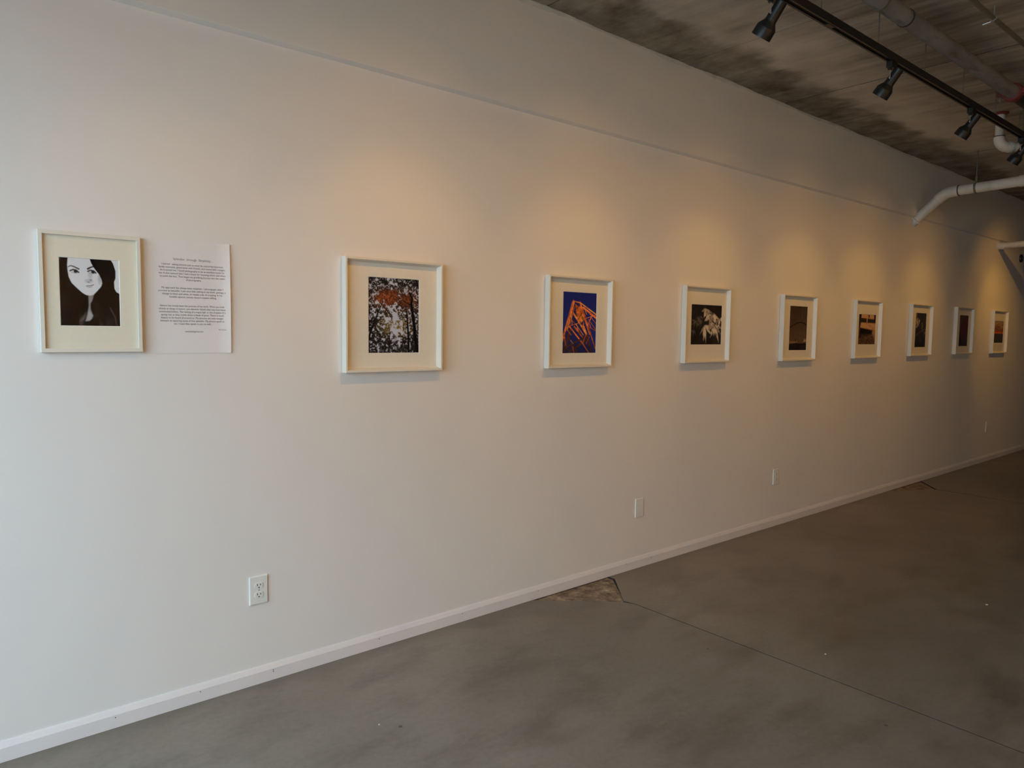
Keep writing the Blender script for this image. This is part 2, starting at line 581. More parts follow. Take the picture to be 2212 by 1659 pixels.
# baseboard with a bevelled top
BH, BT = 0.070, 0.013
bm = bmesh.new()
prism(bm, [(X0, 0, 0.0005), (X0, -BT, 0.0005), (X0, -BT, BH * 0.70), (X0, -BT * 0.92, BH * 0.74), (X0, -BT * 0.42, BH * 0.96), (X0, -BT * 0.30, BH), (X0, 0, BH)], (X1 - X0, 0, 0))
base = struct(bm_obj('baseboard_left', bm, M['trim']))
for (x, z) in [(0.52, 0.040), (0.82, 0.042), (1.115, 0.043), (1.115, 0.036), (1.62, 0.040), (2.10, 0.042), (2.62, 0.044), (3.36, 0.045), (3.60, 0.040)]:
    bm_obj('nail_head', lathe([(0, 0.0022), (0.0008, 0.0018), (0.0008, 0)], (x, -BT, z), (0, -1, 0), 10), M['nail'], base)

# ------------------------------------------------------------------ printed pictures
class Canvas:
    def __init__(s, w, h, col):
        s.w, s.h = w, h
        v, u = np.mgrid[0:h, 0:w]
        s.u = (u + 0.0) / (w - 1)
        s.v = (v + 0.0) / (h - 1)
        s.a = np.empty((h, w, 3)); s.a[:] = col
        s.rng = np.random.RandomState(w * 7 + h)
        s.asp = h / w
    def mixin(s, mask, col):
        m = np.clip(mask, 0, 1)[..., None]
        s.a = s.a * (1 - m) + np.asarray(col, float) * m
    def poly(s, pts, col, soft=0.006, alpha=1.0):
        # signed distance to polygon
        px, py = s.u, s.v * s.asp
        P = [(x, y * s.asp) for x, y in pts]
        d = np.full(px.shape, 1e9); inside = np.zeros(px.shape, bool)
        n = len(P)
        for i in range(n):
            ax, ay = P[i]; bx, by = P[(i + 1) % n]
            ex, ey = bx - ax, by - ay
            wx, wy = px - ax, py - ay
            t = np.clip((wx * ex + wy * ey) / (ex * ex + ey * ey + 1e-12), 0, 1)
            d = np.minimum(d, np.hypot(wx - ex * t, wy - ey * t))
            c = ((ay > py) != (by > py)) & (px < (bx - ax) * (py - ay) / (by - ay + 1e-12) + ax)
            inside ^= c
        sd = np.where(inside, -d, d)
        s.mixin(np.clip(0.5 - sd / (2 * soft), 0, 1) * alpha, col)
    def line(s, pts, wd, col, alpha=1.0, wd2=None):
        px, py = s.u, s.v * s.asp
        m = np.zeros(px.shape)
        n = len(pts) - 1
        for i in range(n):
            ax, ay = pts[i][0], pts[i][1] * s.asp; bx, by = pts[i + 1][0], pts[i + 1][1] * s.asp
            ex, ey = bx - ax, by - ay
            t = np.clip(((px - ax) * ex + (py - ay) * ey) / (ex * ex + ey * ey + 1e-12), 0, 1)
            dd = np.hypot(px - ax - ex * t, py - ay - ey * t)
            w_ = wd if wd2 is None else wd + (wd2 - wd) * (i + t) / n
            m = np.maximum(m, np.clip(0.5 + (w_ / 2 - dd) / 0.010, 0, 1))
        s.mixin(m * alpha, col)
    def ell(s, cx, cy, rx, ry, col, soft=0.3, alpha=1.0):
        d = np.hypot((s.u - cx) / rx, (s.v - cy) / ry)
        s.mixin(np.clip((1 - d) / soft + 0.5, 0, 1) * alpha, col)
    def noise(s, fx, fy, octv=3, seed=0):
        r = np.random.RandomState(seed)
        out = np.zeros(s.u.shape); amp = 1; tot = 0
        for o in range(octv):
            gx, gy = max(2, int(fx * 2 ** o)) + 2, max(2, int(fy * 2 ** o)) + 2
            G = r.rand(gy, gx)
            x = s.u * (gx - 2); y = s.v * (gy - 2)
            xi = x.astype(int).clip(0, gx - 2); yi = y.astype(int).clip(0, gy - 2)
            fx_ = x - xi; fy_ = y - yi
            fx_ = fx_ * fx_ * (3 - 2 * fx_); fy_ = fy_ * fy_ * (3 - 2 * fy_)
            out += amp * ((G[yi, xi] * (1 - fx_) + G[yi, xi + 1] * fx_) * (1 - fy_) + (G[yi + 1, xi] * (1 - fx_) + G[yi + 1, xi + 1] * fx_) * fy_)
            tot += amp; amp *= 0.55
        return out / tot
    def linear(s):
        c = np.clip(s.a, 0, 1)
        return np.where(c <= 0.04045, c / 12.92, ((c + 0.055) / 1.055) ** 2.4)

def print_obj(cv, w, h, parent, loc):
    """flat sheet w x h metres in the XZ plane (front -Y), lower left corner at loc"""
    lin = cv.linear()
    H_, W_ = cv.h, cv.w
    xs = np.linspace(0, w, W_); zs = np.linspace(h, 0, H_)
    X, Z = np.meshgrid(xs, zs)
    co = np.stack([X, np.zeros_like(X), Z], -1).reshape(-1, 3)
    idx = np.arange(H_ * W_).reshape(H_, W_)
    q = np.stack([idx[:-1, :-1], idx[1:, :-1], idx[1:, 1:], idx[:-1, 1:]], -1).reshape(-1, 4)
    me = bpy.data.meshes.new('print')
    me.from_pydata(co.tolist(), [], q.tolist())
    at = me.color_attributes.new('ink', 'FLOAT_COLOR', 'POINT')
    rgba = np.concatenate([lin.reshape(-1, 3), np.ones((H_ * W_, 1))], 1).astype(np.float32)
    at.data.foreach_set('color', rgba.ravel())
    me.materials.append(M['print'])
    return link('print', me, parent, loc)

def art_portrait():
    c = Canvas(130, 160, (0.86, 0.88, 0.92))
    blk = (0.025, 0.018, 0.03)
    # hair mass behind
    c.poly([(0.03, 0), (0.84, 0), (0.885, 0.06), (0.925, 0.17), (0.92, 0.28), (0.895, 0.33), (0.90, 0.43), (0.93, 0.48), (1.01, 0.52), (1.01, 1.01), (-0.01, 1.01), (-0.01, 0.10)], blk)
    nz = c.noise(5, 3, 4, 3)
    c.mixin(np.clip((nz - 0.55) * 2.0, 0, 0.28) * ((c.v > 0.42) | (c.u < 0.14)), (0.34, 0.31, 0.30))
    # neck and chest opening
    c.poly([(0.46, 0.52), (0.56, 0.52), (0.53, 0.62), (0.50, 0.66), (0.50, 0.74), (0.54, 0.84), (0.52, 0.88), (0.47, 0.92), (0.41, 0.92), (0.44, 0.80), (0.465, 0.70), (0.465, 0.60)], (0.55, 0.54, 0.54), 0.012)
    c.poly([(0.47, 0.76), (0.53, 0.83), (0.50, 0.89), (0.41, 0.92), (0.44, 0.84)], (0.66, 0.65, 0.66), 0.012)
    c.poly([(0.42, 0.78), (0.34, 0.88), (0.30, 0.93), (0.40, 0.90), (0.43, 0.84)], (0.30, 0.28, 0.27), 0.02)
    # face
    c.poly([(0.155, -0.01), (0.50, -0.01), (0.53, 0.07), (0.56, 0.12), (0.60, 0.17), (0.655, 0.23), (0.69, 0.30), (0.70, 0.36), (0.68, 0.41), (0.60, 0.49), (0.555, 0.53), (0.50, 0.545), (0.43, 0.54), (0.37, 0.51), (0.28, 0.44), (0.20, 0.37), (0.16, 0.29), (0.145, 0.20), (0.14, 0.12)], (0.86, 0.87, 0.90), 0.008)
    # gentle modelling on the right of nose and cheek
    c.ell(0.505, 0.245, 0.035, 0.06, (0.68, 0.68, 0.72), 0.9, 0.55)
    c.ell(0.48, 0.335, 0.06, 0.028, (0.66, 0.66, 0.70), 0.9, 0.6)
    c.ell(0.515, 0.318, 0.020, 0.012, (0.42, 0.42, 0.46), 0.8, 0.6)
    c.ell(0.475, 0.352, 0.022, 0.008, (0.48, 0.47, 0.50), 0.8, 0.6)
    c.ell(0.66, 0.30, 0.03, 0.07, (0.60, 0.60, 0.63), 0.9, 0.5)
    # brows
    c.line([(0.155, 0.145), (0.20, 0.125), (0.25, 0.138), (0.325, 0.168)], 0.012, (0.30, 0.28, 0.30), 0.9, 0.026)
    c.line([(0.47, 0.158), (0.515, 0.135), (0.56, 0.122)], 0.030, (0.15, 0.13, 0.15), 0.95, 0.018)
    # eyes
    for (x, y, s) in [(0.255, 0.207, 1.0), (0.535, 0.203, 0.95)]:
        c.poly([(x - 0.065 * s, y - 0.005), (x - 0.02, y - 0.026), (x + 0.03, y - 0.018), (x + 0.065 * s, y + 0.012), (x + 0.01, y + 0.022), (x - 0.035, y + 0.016)], (0.80, 0.80, 0.80), 0.01)
        c.line([(x - 0.070 * s, y - 0.008), (x - 0.02, y - 0.028), (x + 0.03, y - 0.020), (x + 0.068 * s, y + 0.010)], 0.020, (0.12, 0.11, 0.13), 0.95)
        c.ell(x + 0.018, y - 0.003, 0.030, 0.022, (0.16, 0.15, 0.17), 0.3)
        c.line([(x - 0.05, y + 0.013), (x + 0.0, y + 0.025), (x + 0.05, y + 0.018)], 0.008, (0.45, 0.43, 0.45), 0.6)
    # mouth
    c.line([(0.44, 0.408), (0.49, 0.402), (0.53, 0.396), (0.555, 0.385)], 0.016, (0.45, 0.43, 0.46), 0.85)
    c.ell(0.49, 0.418, 0.045, 0.014, (0.70, 0.68, 0.71), 0.8, 0.7)
    # dark lock crossing the right brow
    c.poly([(0.50, -0.01), (0.53, 0.07), (0.56, 0.12), (0.60, 0.17), (0.655, 0.23), (0.69, 0.30), (0.72, 0.25), (0.80, -0.01)], blk, 0.008)
    # highlights in the lower hair
    c.mixin(np.clip(c.noise(9, 3, 3, 11) - 0.55, 0, 1) * 1.6 * (c.v > 0.80) * (c.u > 0.3), (0.45, 0.43, 0.43))
    c.line([(0.82, 0.72), (0.90, 0.85), (0.93, 1.0)], 0.03, (0.36, 0.34, 0.34), 0.6)
    c.poly([(-0.01, -0.01), (0.04, -0.01), (0.01, 0.10), (-0.01, 0.12)], (0.55, 0.53, 0.58), 0.02)
    return c

def art_forest():
    c = Canvas(150, 192, (0.76, 0.79, 0.88))
    big = c.noise(5, 6, 3, 9)
    leaf = c.noise(20, 26, 4, 5)
    hue = c.noise(6, 7, 3, 21)
    mid = 0.52 + 0.04 * np.sin(c.v * 9)
    gap = np.clip(1.15 - np.abs(c.u - mid) / (0.07 + 0.09 * np.clip(1 - np.abs(c.v - 0.5) * 1.6, 0, 1)), 0, 1)
    lit = np.clip(0.5 + 1.6 * (big - 0.5), 0, 1)
    thr = 0.365 + 0.15 * gap + 0.12 * (lit - 0.5) - 0.05 * (np.abs(c.v - 0.27) < 0.12)
    m = np.clip((leaf - thr) * 14 + 0.5, 0, 1)
    rust = np.clip(1.3 - np.hypot((c.u - 0.66) / 0.42, (c.v - 0.30) / 0.17), 0, 1) + np.clip(1.1 - np.hypot((c.u - 0.28) / 0.28, (c.v - 0.27) / 0.17), 0, 1)
    gold = np.clip(1.3 - np.hypot((c.u - 0.55) / 0.40, (c.v - 0.63) / 0.17), 0, 1)
    col = np.empty(c.a.shape)
    col[:] = (0.14, 0.12, 0.115)
    for w_, k in ((rust, (0.50, 0.27, 0.16)), (gold, (0.48, 0.40, 0.22))):
        k_ = np.clip(w_ * (0.2 + hue * 1.2), 0, 1)[..., None]
        col = col * (1 - k_) + np.array(k) * k_
    col = col * (0.35 + 1.35 * c.noise(52, 66, 2, 31)[..., None])
    c.a = c.a * (1 - m[..., None]) + col * m[..., None]
    speck = c.noise(60, 76, 1, 52)
    c.mixin(np.clip((speck - 0.66) * 9, 0, 0.8) * (rust < 0.75), (0.78, 0.79, 0.85))
    blk = (0.05, 0.045, 0.05)
    c.line([(0.98, 1.02), (0.93, 0.85), (0.90, 0.65), (0.86, 0.45), (0.84, 0.33), (0.86, 0.26), (0.80, 0.19)], 0.075, blk, 1, 0.025)
    c.line([(0.86, 0.36), (0.78, 0.34), (0.71, 0.31)], 0.02, blk, 1, 0.006)
    c.line([(0.79, 1.02), (0.78, 0.80), (0.765, 0.60), (0.745, 0.45), (0.73, 0.38)], 0.045, blk, 1, 0.015)
    c.line([(0.0, 0.85), (0.05, 0.72), (0.11, 0.60), (0.20, 0.45), (0.29, 0.31)], 0.04, blk, 1, 0.012)
    c.line([(0.06, 0.70), (0.16, 0.58), (0.30, 0.51)], 0.020, blk, 1, 0.008)
    c.line([(0.40, 1.02), (0.41, 0.80), (0.42, 0.72)], 0.022, blk, 1, 0.008)
    c.line([(0.10, 0.62), (0.06, 0.54), (0.02, 0.48)], 0.014, blk, 1, 0.006)
    c.line([(0.60, 0.53), (0.68, 0.51), (0.75, 0.53)], 0.012, blk, 1, 0.006)
    d = c.noise(30, 14, 3, 44)
    c.mixin(np.clip((d - 0.50) * 7, 0, 1) * np.clip((c.v - 0.74) * 5, 0, 0.75), (0.10, 0.09, 0.085))
    c.mixin(np.clip((0.15 - c.v) * 8, 0, 0.7) * np.clip((c.noise(16, 34, 3, 77) - 0.46) * 7, 0, 1), (0.10, 0.10, 0.09))
    return c

def art_tower():
    c = Canvas(120, 210, (0.13, 0.18, 0.50))
    c.mixin(np.clip(c.v, 0, 1) * 0.5, (0.20, 0.25, 0.62))
    o1, o2, o3, dk = (0.93, 0.50, 0.28), (0.99, 0.62, 0.32), (0.74, 0.38, 0.23), (0.36, 0.22, 0.18)
    # broad tapering lattice body
    c.poly([(0.30, 0.15), (0.50, 0.17), (0.80, 0.80), (0.88, 1.0), (0.0, 1.0), (0.02, 0.75)], (0.17, 0.14, 0.26), 0.01, 0.40)
    c.poly([(0.36, 0.22), (0.58, 0.24), (0.65, 0.40), (0.55, 0.50), (0.42, 0.45)], (0.78, 0.42, 0.18), 0.015)
    c.ell(0.55, 0.42, 0.10, 0.06, (0.95, 0.62, 0.28), 0.9, 0.7)
    L = c.line
    for a, b, w_, k in [((0.30, 0.16), (0.0, 0.80), 0.055, o1), ((0.33, 0.16), (0.14, 0.62), 0.03, o2), ((0.30, 0.15), (0.50, 0.175), 0.03, o1),
                        ((0.50, 0.17), (0.80, 0.68), 0.045, o1), ((0.57, 0.26), (0.98, 0.92), 0.04, o3), ((0.52, 0.18), (1.0, 0.36), 0.035, o2), ((0.60, 0.25), (1.0, 0.42), 0.055, o1),
                        ((0.70, 0.42), (1.0, 0.36), 0.02, o1), ((0.86, 0.38), (0.72, 0.55), 0.025, o1), ((0.76, 0.44), (1.0, 0.62), 0.025, o3), ((0.72, 0.55), (1.0, 0.63), 0.025, o3), ((0.86, 0.42), (1.0, 0.52), 0.02, o3),
                        ((0.20, 0.55), (0.50, 0.50), 0.025, o3), ((0.30, 0.34), (0.70, 0.68), 0.045, o2), ((0.20, 0.56), (0.62, 0.85), 0.04, o1), ((0.34, 0.56), (0.60, 0.74), 0.045, o3), ((0.38, 0.52), (0.62, 0.70), 0.02, o2),
                        ((0.0, 0.93), (0.74, 0.71), 0.05, dk), ((0.20, 0.98), (0.74, 0.76), 0.06, dk), ((0.05, 1.0), (0.22, 0.62), 0.06, dk), ((0.55, 0.80), (0.80, 1.0), 0.035, o3), ((0.15, 0.70), (0.45, 1.0), 0.05, dk), ((0.0, 0.84), (0.30, 1.0), 0.03, dk),
                        ((0.72, 0.68), (0.88, 1.0), 0.05, dk), ((0.62, 0.56), (0.70, 0.68), 0.05, o2), ((0.62, 0.50), (0.58, 0.58), 0.03, o1), ((0.28, 0.20), (0.16, 0.42), 0.02, o3), ((0.34, 0.24), (0.22, 0.52), 0.025, o3), ((0.31, 0.125), (0.31, 0.16), 0.012, o3), ((0.50, 0.15), (0.50, 0.17), 0.012, o3), ((0.36, 0.20), (0.56, 0.30), 0.02, o3), ((0.36, 0.30), (0.50, 0.20), 0.018, dk), ((0.26, 0.30), (0.36, 0.40), 0.02, o3), ((0.20, 0.42), (0.34, 0.50), 0.02, o3), ((0.12, 0.60), (0.26, 0.70), 0.022, o3), ((0.24, 0.36), (0.28, 0.52), 0.018, o2), ((0.42, 0.58), (0.50, 0.66), 0.02, o1), ((0.70, 0.68), (0.60, 0.82), 0.025, o3), ((0.80, 0.72), (0.70, 0.84), 0.02, o3), ((0.70, 0.84), (0.88, 0.90), 0.02, dk), ((0.06, 0.70), (0.10, 0.86), 0.03, o3), ((0.78, 0.50), (0.84, 0.58), 0.018, o1), ((0.80, 0.36), (0.94, 0.40), 0.018, o1), ((0.66, 0.30), (0.70, 0.36), 0.02, o2), ((0.30, 0.88), (0.36, 1.0), 0.03, o3), ((0.24, 0.78), (0.32, 0.84), 0.02, (0.70, 0.66, 0.66)), ((0.50, 0.30), (0.60, 0.46), 0.016, dk), ((0.46, 0.44), (0.56, 0.34), 0.016, dk), ((0.42, 0.36), (0.60, 0.30), 0.018, o3)]:
        L([a, b], w_, k)
    n_ = c.noise(14, 24, 3, 4)
    warm = (c.a[..., 0] > c.a[..., 2])
    c.a = np.where(warm[..., None], c.a * (0.65 + 0.7 * n_)[..., None], c.a)
    c.mixin(np.clip((c.v - 0.76) * 1.2, 0, 0.28), (0.12, 0.09, 0.14))
    return c

def leaf_shape(c, base, ang, ln, wd, col, alpha=1.0):
    ca, sa = math.cos(ang), math.sin(ang)
    pts = []
    for t, w_ in [(0, 0.05), (0.2, 0.7), (0.45, 1.0), (0.7, 0.6), (1, 0), (0.7, -0.6), (0.45, -1.0), (0.2, -0.7)]:
        x = t * ln; y = w_ * wd
        pts.append((base[0] + x * ca - y * sa, base[1] + (x * sa + y * ca) / c.asp))
    c.poly(pts, col, 0.012, alpha)
    c.line([base, (base[0] + ln * ca, base[1] + ln * sa / c.asp)], 0.010, tuple(k * 0.6 for k in col), 0.6 * alpha)

def art_leaves():
    c = Canvas(140, 110, (0.16, 0.14, 0.13))
    c.mixin(np.clip(c.noise(5, 5, 3, 2) - 0.42, 0, 1) * 1.1, (0.32, 0.28, 0.26))
    lt = (0.90, 0.85, 0.79); md = (0.68, 0.62, 0.56); dm = (0.46, 0.42, 0.38)
    R = math.radians
    for (b, angs, ln) in [((0.16, 0.42), (190, 150, 120, 40, 70), 0.13), ((0.10, 0.62), (150, 100, 60), 0.12), ((0.36, 0.42), (180, 200, 150, 120), 0.17), ((0.28, 0.30), (170, 130, 20), 0.10)]:
        for a in angs: leaf_shape(c, b, R(a), ln * 1.1, 0.020, dm, 0.85)
    for (b, spec) in [((0.50, 0.12), ((165, 0.16, 0.03, md), (120, 0.17, 0.04, lt), (95, 0.14, 0.035, md), (25, 0.20, 0.02, lt), (60, 0.14, 0.03, md))),
                      ((0.66, 0.24), ((150, 0.24, 0.045, lt), (110, 0.22, 0.03, md), (20, 0.24, 0.03, lt), (45, 0.26, 0.04, lt), (85, 0.20, 0.03, md))),
                      ((0.93, 0.34), ((10, 0.2, 0.04, lt), (100, 0.14, 0.03, lt), (140, 0.12, 0.03, md))),
                      ((0.45, 0.51), ((130, 0.22, 0.02, md), (97, 0.29, 0.035, lt), (82, 0.31, 0.025, lt), (40, 0.28, 0.028, lt), (20, 0.22, 0.028, lt))),
                      ((0.62, 0.46), ((60, 0.18, 0.035, md), (110, 0.14, 0.03, md), (15, 0.2, 0.03, lt))),
                      ((0.77, 0.50), ((120, 0.26, 0.035, lt), (95, 0.20, 0.04, lt), (66, 0.34, 0.03, lt), (40, 0.28, 0.028, md), (15, 0.25, 0.028, lt)))]:
        for (a, ln, wd, k) in spec: leaf_shape(c, b, R(a), ln * 1.12, wd * 1.25, k)
    c.line([(0.44, 0.10), (0.60, 0.16), (0.78, 0.24), (0.92, 0.36)], 0.014, md)
    c.mixin(np.clip((c.noise(20, 16, 2, 8) - 0.55) * 2, 0, 0.45), (0.10, 0.08, 0.075))
    return c

def art_arch():
    c = Canvas(84, 108, (0.27, 0.215, 0.17))
    c.mixin(np.clip((c.v - 0.05) * 0.9, 0, 0.7), (0.46, 0.36, 0.27))
    c.mixin(np.clip(c.noise(4, 6, 3, 5) - 0.4, 0, 1) * 0.5, (0.40, 0.31, 0.23))
    for u_, a_ in ((0.72, 0.55), (0.86, 0.35), (0.60, 0.2)):
        c.mixin(np.clip(1 - np.abs(c.u - u_ + 0.02 * np.sin(c.v * 7)) / 0.035, 0, 1) * a_ * np.clip(c.noise(3, 14, 2, int(u_ * 100)) * 1.6 - 0.2, 0, 1), (0.60, 0.48, 0.36))
    c.poly([(-0.01, -0.01), (0.10, -0.01), (0.03, 0.4), (0.02, 0.8), (-0.01, 1.0)], (0.40, 0.31, 0.22), 0.02, 0.7)
    c.line([(0.0, 0.50), (0.2, 0.44), (0.42, 0.385), (0.62, 0.365), (0.82, 0.385), (1.0, 0.43)], 0.024, (0.07, 0.055, 0.05))
    c.line([(0.15, 0.42), (0.45, 0.26), (0.65, 0.14)], 0.008, (0.12, 0.09, 0.07), 0.5)
    c.poly([(0.0, 0.86), (0.45, 0.83), (0.46, 1.01), (0.0, 1.01)], (0.15, 0.12, 0.10), 0.01)
    c.poly([(0.45, 0.84), (1.0, 0.84), (1.0, 1.01), (0.45, 1.01)], (0.11, 0.085, 0.075), 0.01)
    for k in range(6):
        c.line([(0.62 + k * 0.06, 0.89), (0.62 + k * 0.06, 0.96)], 0.025, (0.27, 0.21, 0.16), 0.9)
    c.line([(0.0, 0.81), (0.25, 0.81), (0.45, 0.80)], 0.05, (0.62, 0.52, 0.40), 0.7)
    c.ell(0.38, 0.77, 0.05, 0.03, (0.30, 0.24, 0.18), 0.6)
    c.poly([(0.80, 0.82), (0.86, 0.74), (0.97, 0.75), (1.0, 0.82)], (0.72, 0.58, 0.42), 0.02)
    c.line([(0.82, 0.83), (1.0, 0.80)], 0.02, (0.10, 0.08, 0.07))
    return c

def art_steps():
    c = Canvas(110, 88, (0.62, 0.46, 0.32))
    dk = (0.13, 0.10, 0.09); md = (0.34, 0.26, 0.19); lt = (0.84, 0.66, 0.50)
    c.poly([(0, 0), (1, 0), (1, 0.16), (0, 0.12)], lt)
    c.poly([(-0.01, -0.01), (0.16, -0.01), (0.11, 0.30), (0.06, 0.50), (0.05, 0.8), (-0.01, 1.01)], dk, 0.02)
    c.poly([(0.08, 0.13), (1.0, 0.17), (0.99, 0.30), (0.08, 0.27)], (0.21, 0.17, 0.15), 0.012)
    c.line([(0.49, 0), (0.48, 0.28)], 0.05, (0.80, 0.66, 0.50))
    c.line([(0.58, 0), (0.60, 0.10)], 0.05, dk)
    c.line([(0.945, -0.01), (0.94, 0.19)], 0.10, dk)
    c.poly([(0.16, 0.28), (1.0, 0.29), (1.0, 0.52), (0.12, 0.44)], lt, 0.012)
    c.mixin(np.clip((c.noise(6, 8, 3, 4) - 0.5) * 1.2, 0, 0.4) * (c.v > 0.27) * (c.v < 0.5), (0.5, 0.34, 0.22))
    c.poly([(0.10, 0.45), (0.84, 0.535), (0.82, 0.66), (0.06, 0.80)], dk, 0.015)
    c.poly([(0.84, 0.53), (1.0, 0.53), (1.0, 0.80), (0.90, 0.76), (0.80, 0.62)], (0.72, 0.55, 0.40), 0.015)
    c.poly([(0.25, 0.68), (0.80, 0.64), (0.90, 0.76), (1.0, 0.8), (1.0, 1.01), (-0.01, 1.01), (0.05, 0.82)], md, 0.04)
    n_ = c.noise(26, 20, 3, 6)
    c.mixin(np.clip((n_ - 0.45) * 3, 0, 0.8) * (c.v > 0.66), (0.52, 0.38, 0.25))
    c.mixin(np.clip((0.42 - n_) * 4, 0, 0.7) * (c.v > 0.66), (0.17, 0.13, 0.10))
    return c

def art_sprig():
    c = Canvas(84, 108, (0.22, 0.215, 0.23))
    c.mixin(np.clip((c.v - 0.3) * 1.3, 0, 0.8), (0.11, 0.10, 0.115))
    c.mixin(np.clip(c.noise(5, 6, 3, 3) - 0.5, 0, 1) * 0.9, (0.30, 0.29, 0.30))
    c.poly([(-0.01, -0.01), (0.10, -0.01), (0.16, 0.08), (0.08, 0.16), (0.10, 0.2), (-0.01, 0.24)], (0.72, 0.62, 0.52), 0.02, 0.8)
    for (x, y, r) in ((0.20, 0.25, 0.13), (0.28, 0.31, 0.10), (0.12, 0.36, 0.10), (0.34, 0.24, 0.07)):
        c.ell(x, y, r, r * 0.8, (0.82, 0.72, 0.62), 0.6, 0.85)
    c.mixin(np.clip((c.noise(14, 14, 2, 12) - 0.5) * 3, 0, 0.6) * (c.u < 0.45) * (c.v < 0.45), (0.20, 0.17, 0.16))
    c.line([(0.62, 0.30), (0.66, 0.40), (0.62, 0.45)], 0.06, (0.66, 0.58, 0.50), 0.8)
    c.line([(0.02, 0.68), (0.4, 0.57), (0.7, 0.50), (1.0, 0.46)], 0.026, (0.46, 0.40, 0.36), 0.9)
    c.line([(0.3, 0.6), (0.5, 0.72), (0.62, 0.80)], 0.03, (0.30, 0.27, 0.26), 0.7)
    c.ell(0.92, 0.58, 0.08, 0.05, (0.55, 0.48, 0.43), 0.6, 0.7)
    c.ell(0.55, 0.80, 0.12, 0.08, (0.26, 0.24, 0.24), 0.8, 0.7)
    c.poly([(0.90, -0.01), (1.01, -0.01), (1.01, 0.06)], (0.7, 0.6, 0.5), 0.02, 0.6)
    return c

def art_red():
    c = Canvas(84, 108, (0.30, 0.27, 0.25))
    c.poly([(0.55, 0.05), (0.85, -0.01), (0.95, 0.3), (0.92, 0.62), (0.70, 0.80), (0.30, 0.78), (0.12, 0.62), (0.20, 0.42)], (0.36, 0.15, 0.17), 0.06)
    c.mixin(np.clip(c.noise(4, 5, 3, 6) - 0.45, 0, 1) * 1.0, (0.31, 0.15, 0.17))
    c.mixin(np.clip((c.v - 0.70) * 5, 0, 0.85), (0.20, 0.19, 0.20))
    c.poly([(-0.01, 0.60), (0.25, 0.62), (0.35, 0.85), (0.2, 1.01), (-0.01, 1.01)], (0.13, 0.09, 0.11), 0.05, 0.8)
    c.ell(0.30, 0.68, 0.16, 0.05, (0.36, 0.13, 0.16), 0.9, 0.6)
    return c

def art_sunset():
    c = Canvas(110, 88, (0.60, 0.42, 0.26))
    st = [(0, (0.54, 0.52, 0.46)), (0.10, (0.76, 0.62, 0.44)), (0.25, (0.72, 0.55, 0.38)), (0.40, (0.56, 0.39, 0.28)), (0.48, (0.70, 0.32, 0.14)), (0.53, (0.92, 0.46, 0.16)), (0.565, (0.80, 0.35, 0.14)), (0.59, (0.28, 0.22, 0.20)), (0.75, (0.26, 0.24, 0.20)), (1.0, (0.20, 0.19, 0.17))]
    vv = c.v + (c.noise(5, 8, 3, 4) - 0.5) * 0.06 * (c.v < 0.5)
    for k in range(3):
        c.a[..., k] = np.interp(vv, [p for p, _ in st], [q[k] for _, q in st])
    n_ = c.noise(4, 16, 3, 9)
    c.mixin(np.clip((n_ - 0.5) * 3, 0, 0.5) * (c.v < 0.45), (0.36, 0.25, 0.20))
    return c

# ------------------------------------------------------------------ picture frames on the gallery wall
def frame_sides(root, w, h, depth, rim, slope=0.0, yin=-0.009, back_gap=0.001):
    """four mitred mouldings; front faces -Y"""
    def side(a, b, ai, bi, ak, bk):
        bm = bmesh.new()
        y0, y1 = -back_gap, -depth
        vs = []
        for y in (y0, y1):
            q = (a, b, bi, ai) if y == y1 else (a, b, bk, ak)
            vs.append([bm.verts.new((p[0], y, p[1])) for p in q])
        p, q = vs
        bm.faces.new(p); bm.faces.new(q)
        for i in range(4):
            j = (i + 1) % 4
            bm.faces.new((p[i], q[i], q[j], p[j]))
        bmesh.ops.recalc_face_normals(bm, faces=bm.faces)
        # ease the two long front edges
        es = [e for e in bm.edges if abs(e.verts[0].co.y - y1) < 1e-6 and abs(e.verts[1].co.y - y1) < 1e-6 and e.calc_length() > 0.1]
        bmesh.ops.bevel(bm, geom=es, offset=0.0012, segments=2, affect='EDGES', profile=0.5)
        return bm_obj('frame_side', bm, M['frame'], root)
    hw = w / 2
    O = [(-hw, 0), (hw, 0), (hw, h), (-hw, h)]
    I = [(-hw + rim, rim), (hw - rim, rim), (hw - rim, h - rim), (-hw + rim, h - rim)]
    r2 = rim + slope * (depth - back_gap) / (depth + yin)      # same slope carried back to the wall side
    K = [(-hw + r2, r2), (hw - r2, r2), (hw - r2, h - r2), (-hw + r2, h - r2)]
    for i in range(4):
        j = (i + 1) % 4
        side(O[i], O[j], I[i], I[j], K[i], K[j])

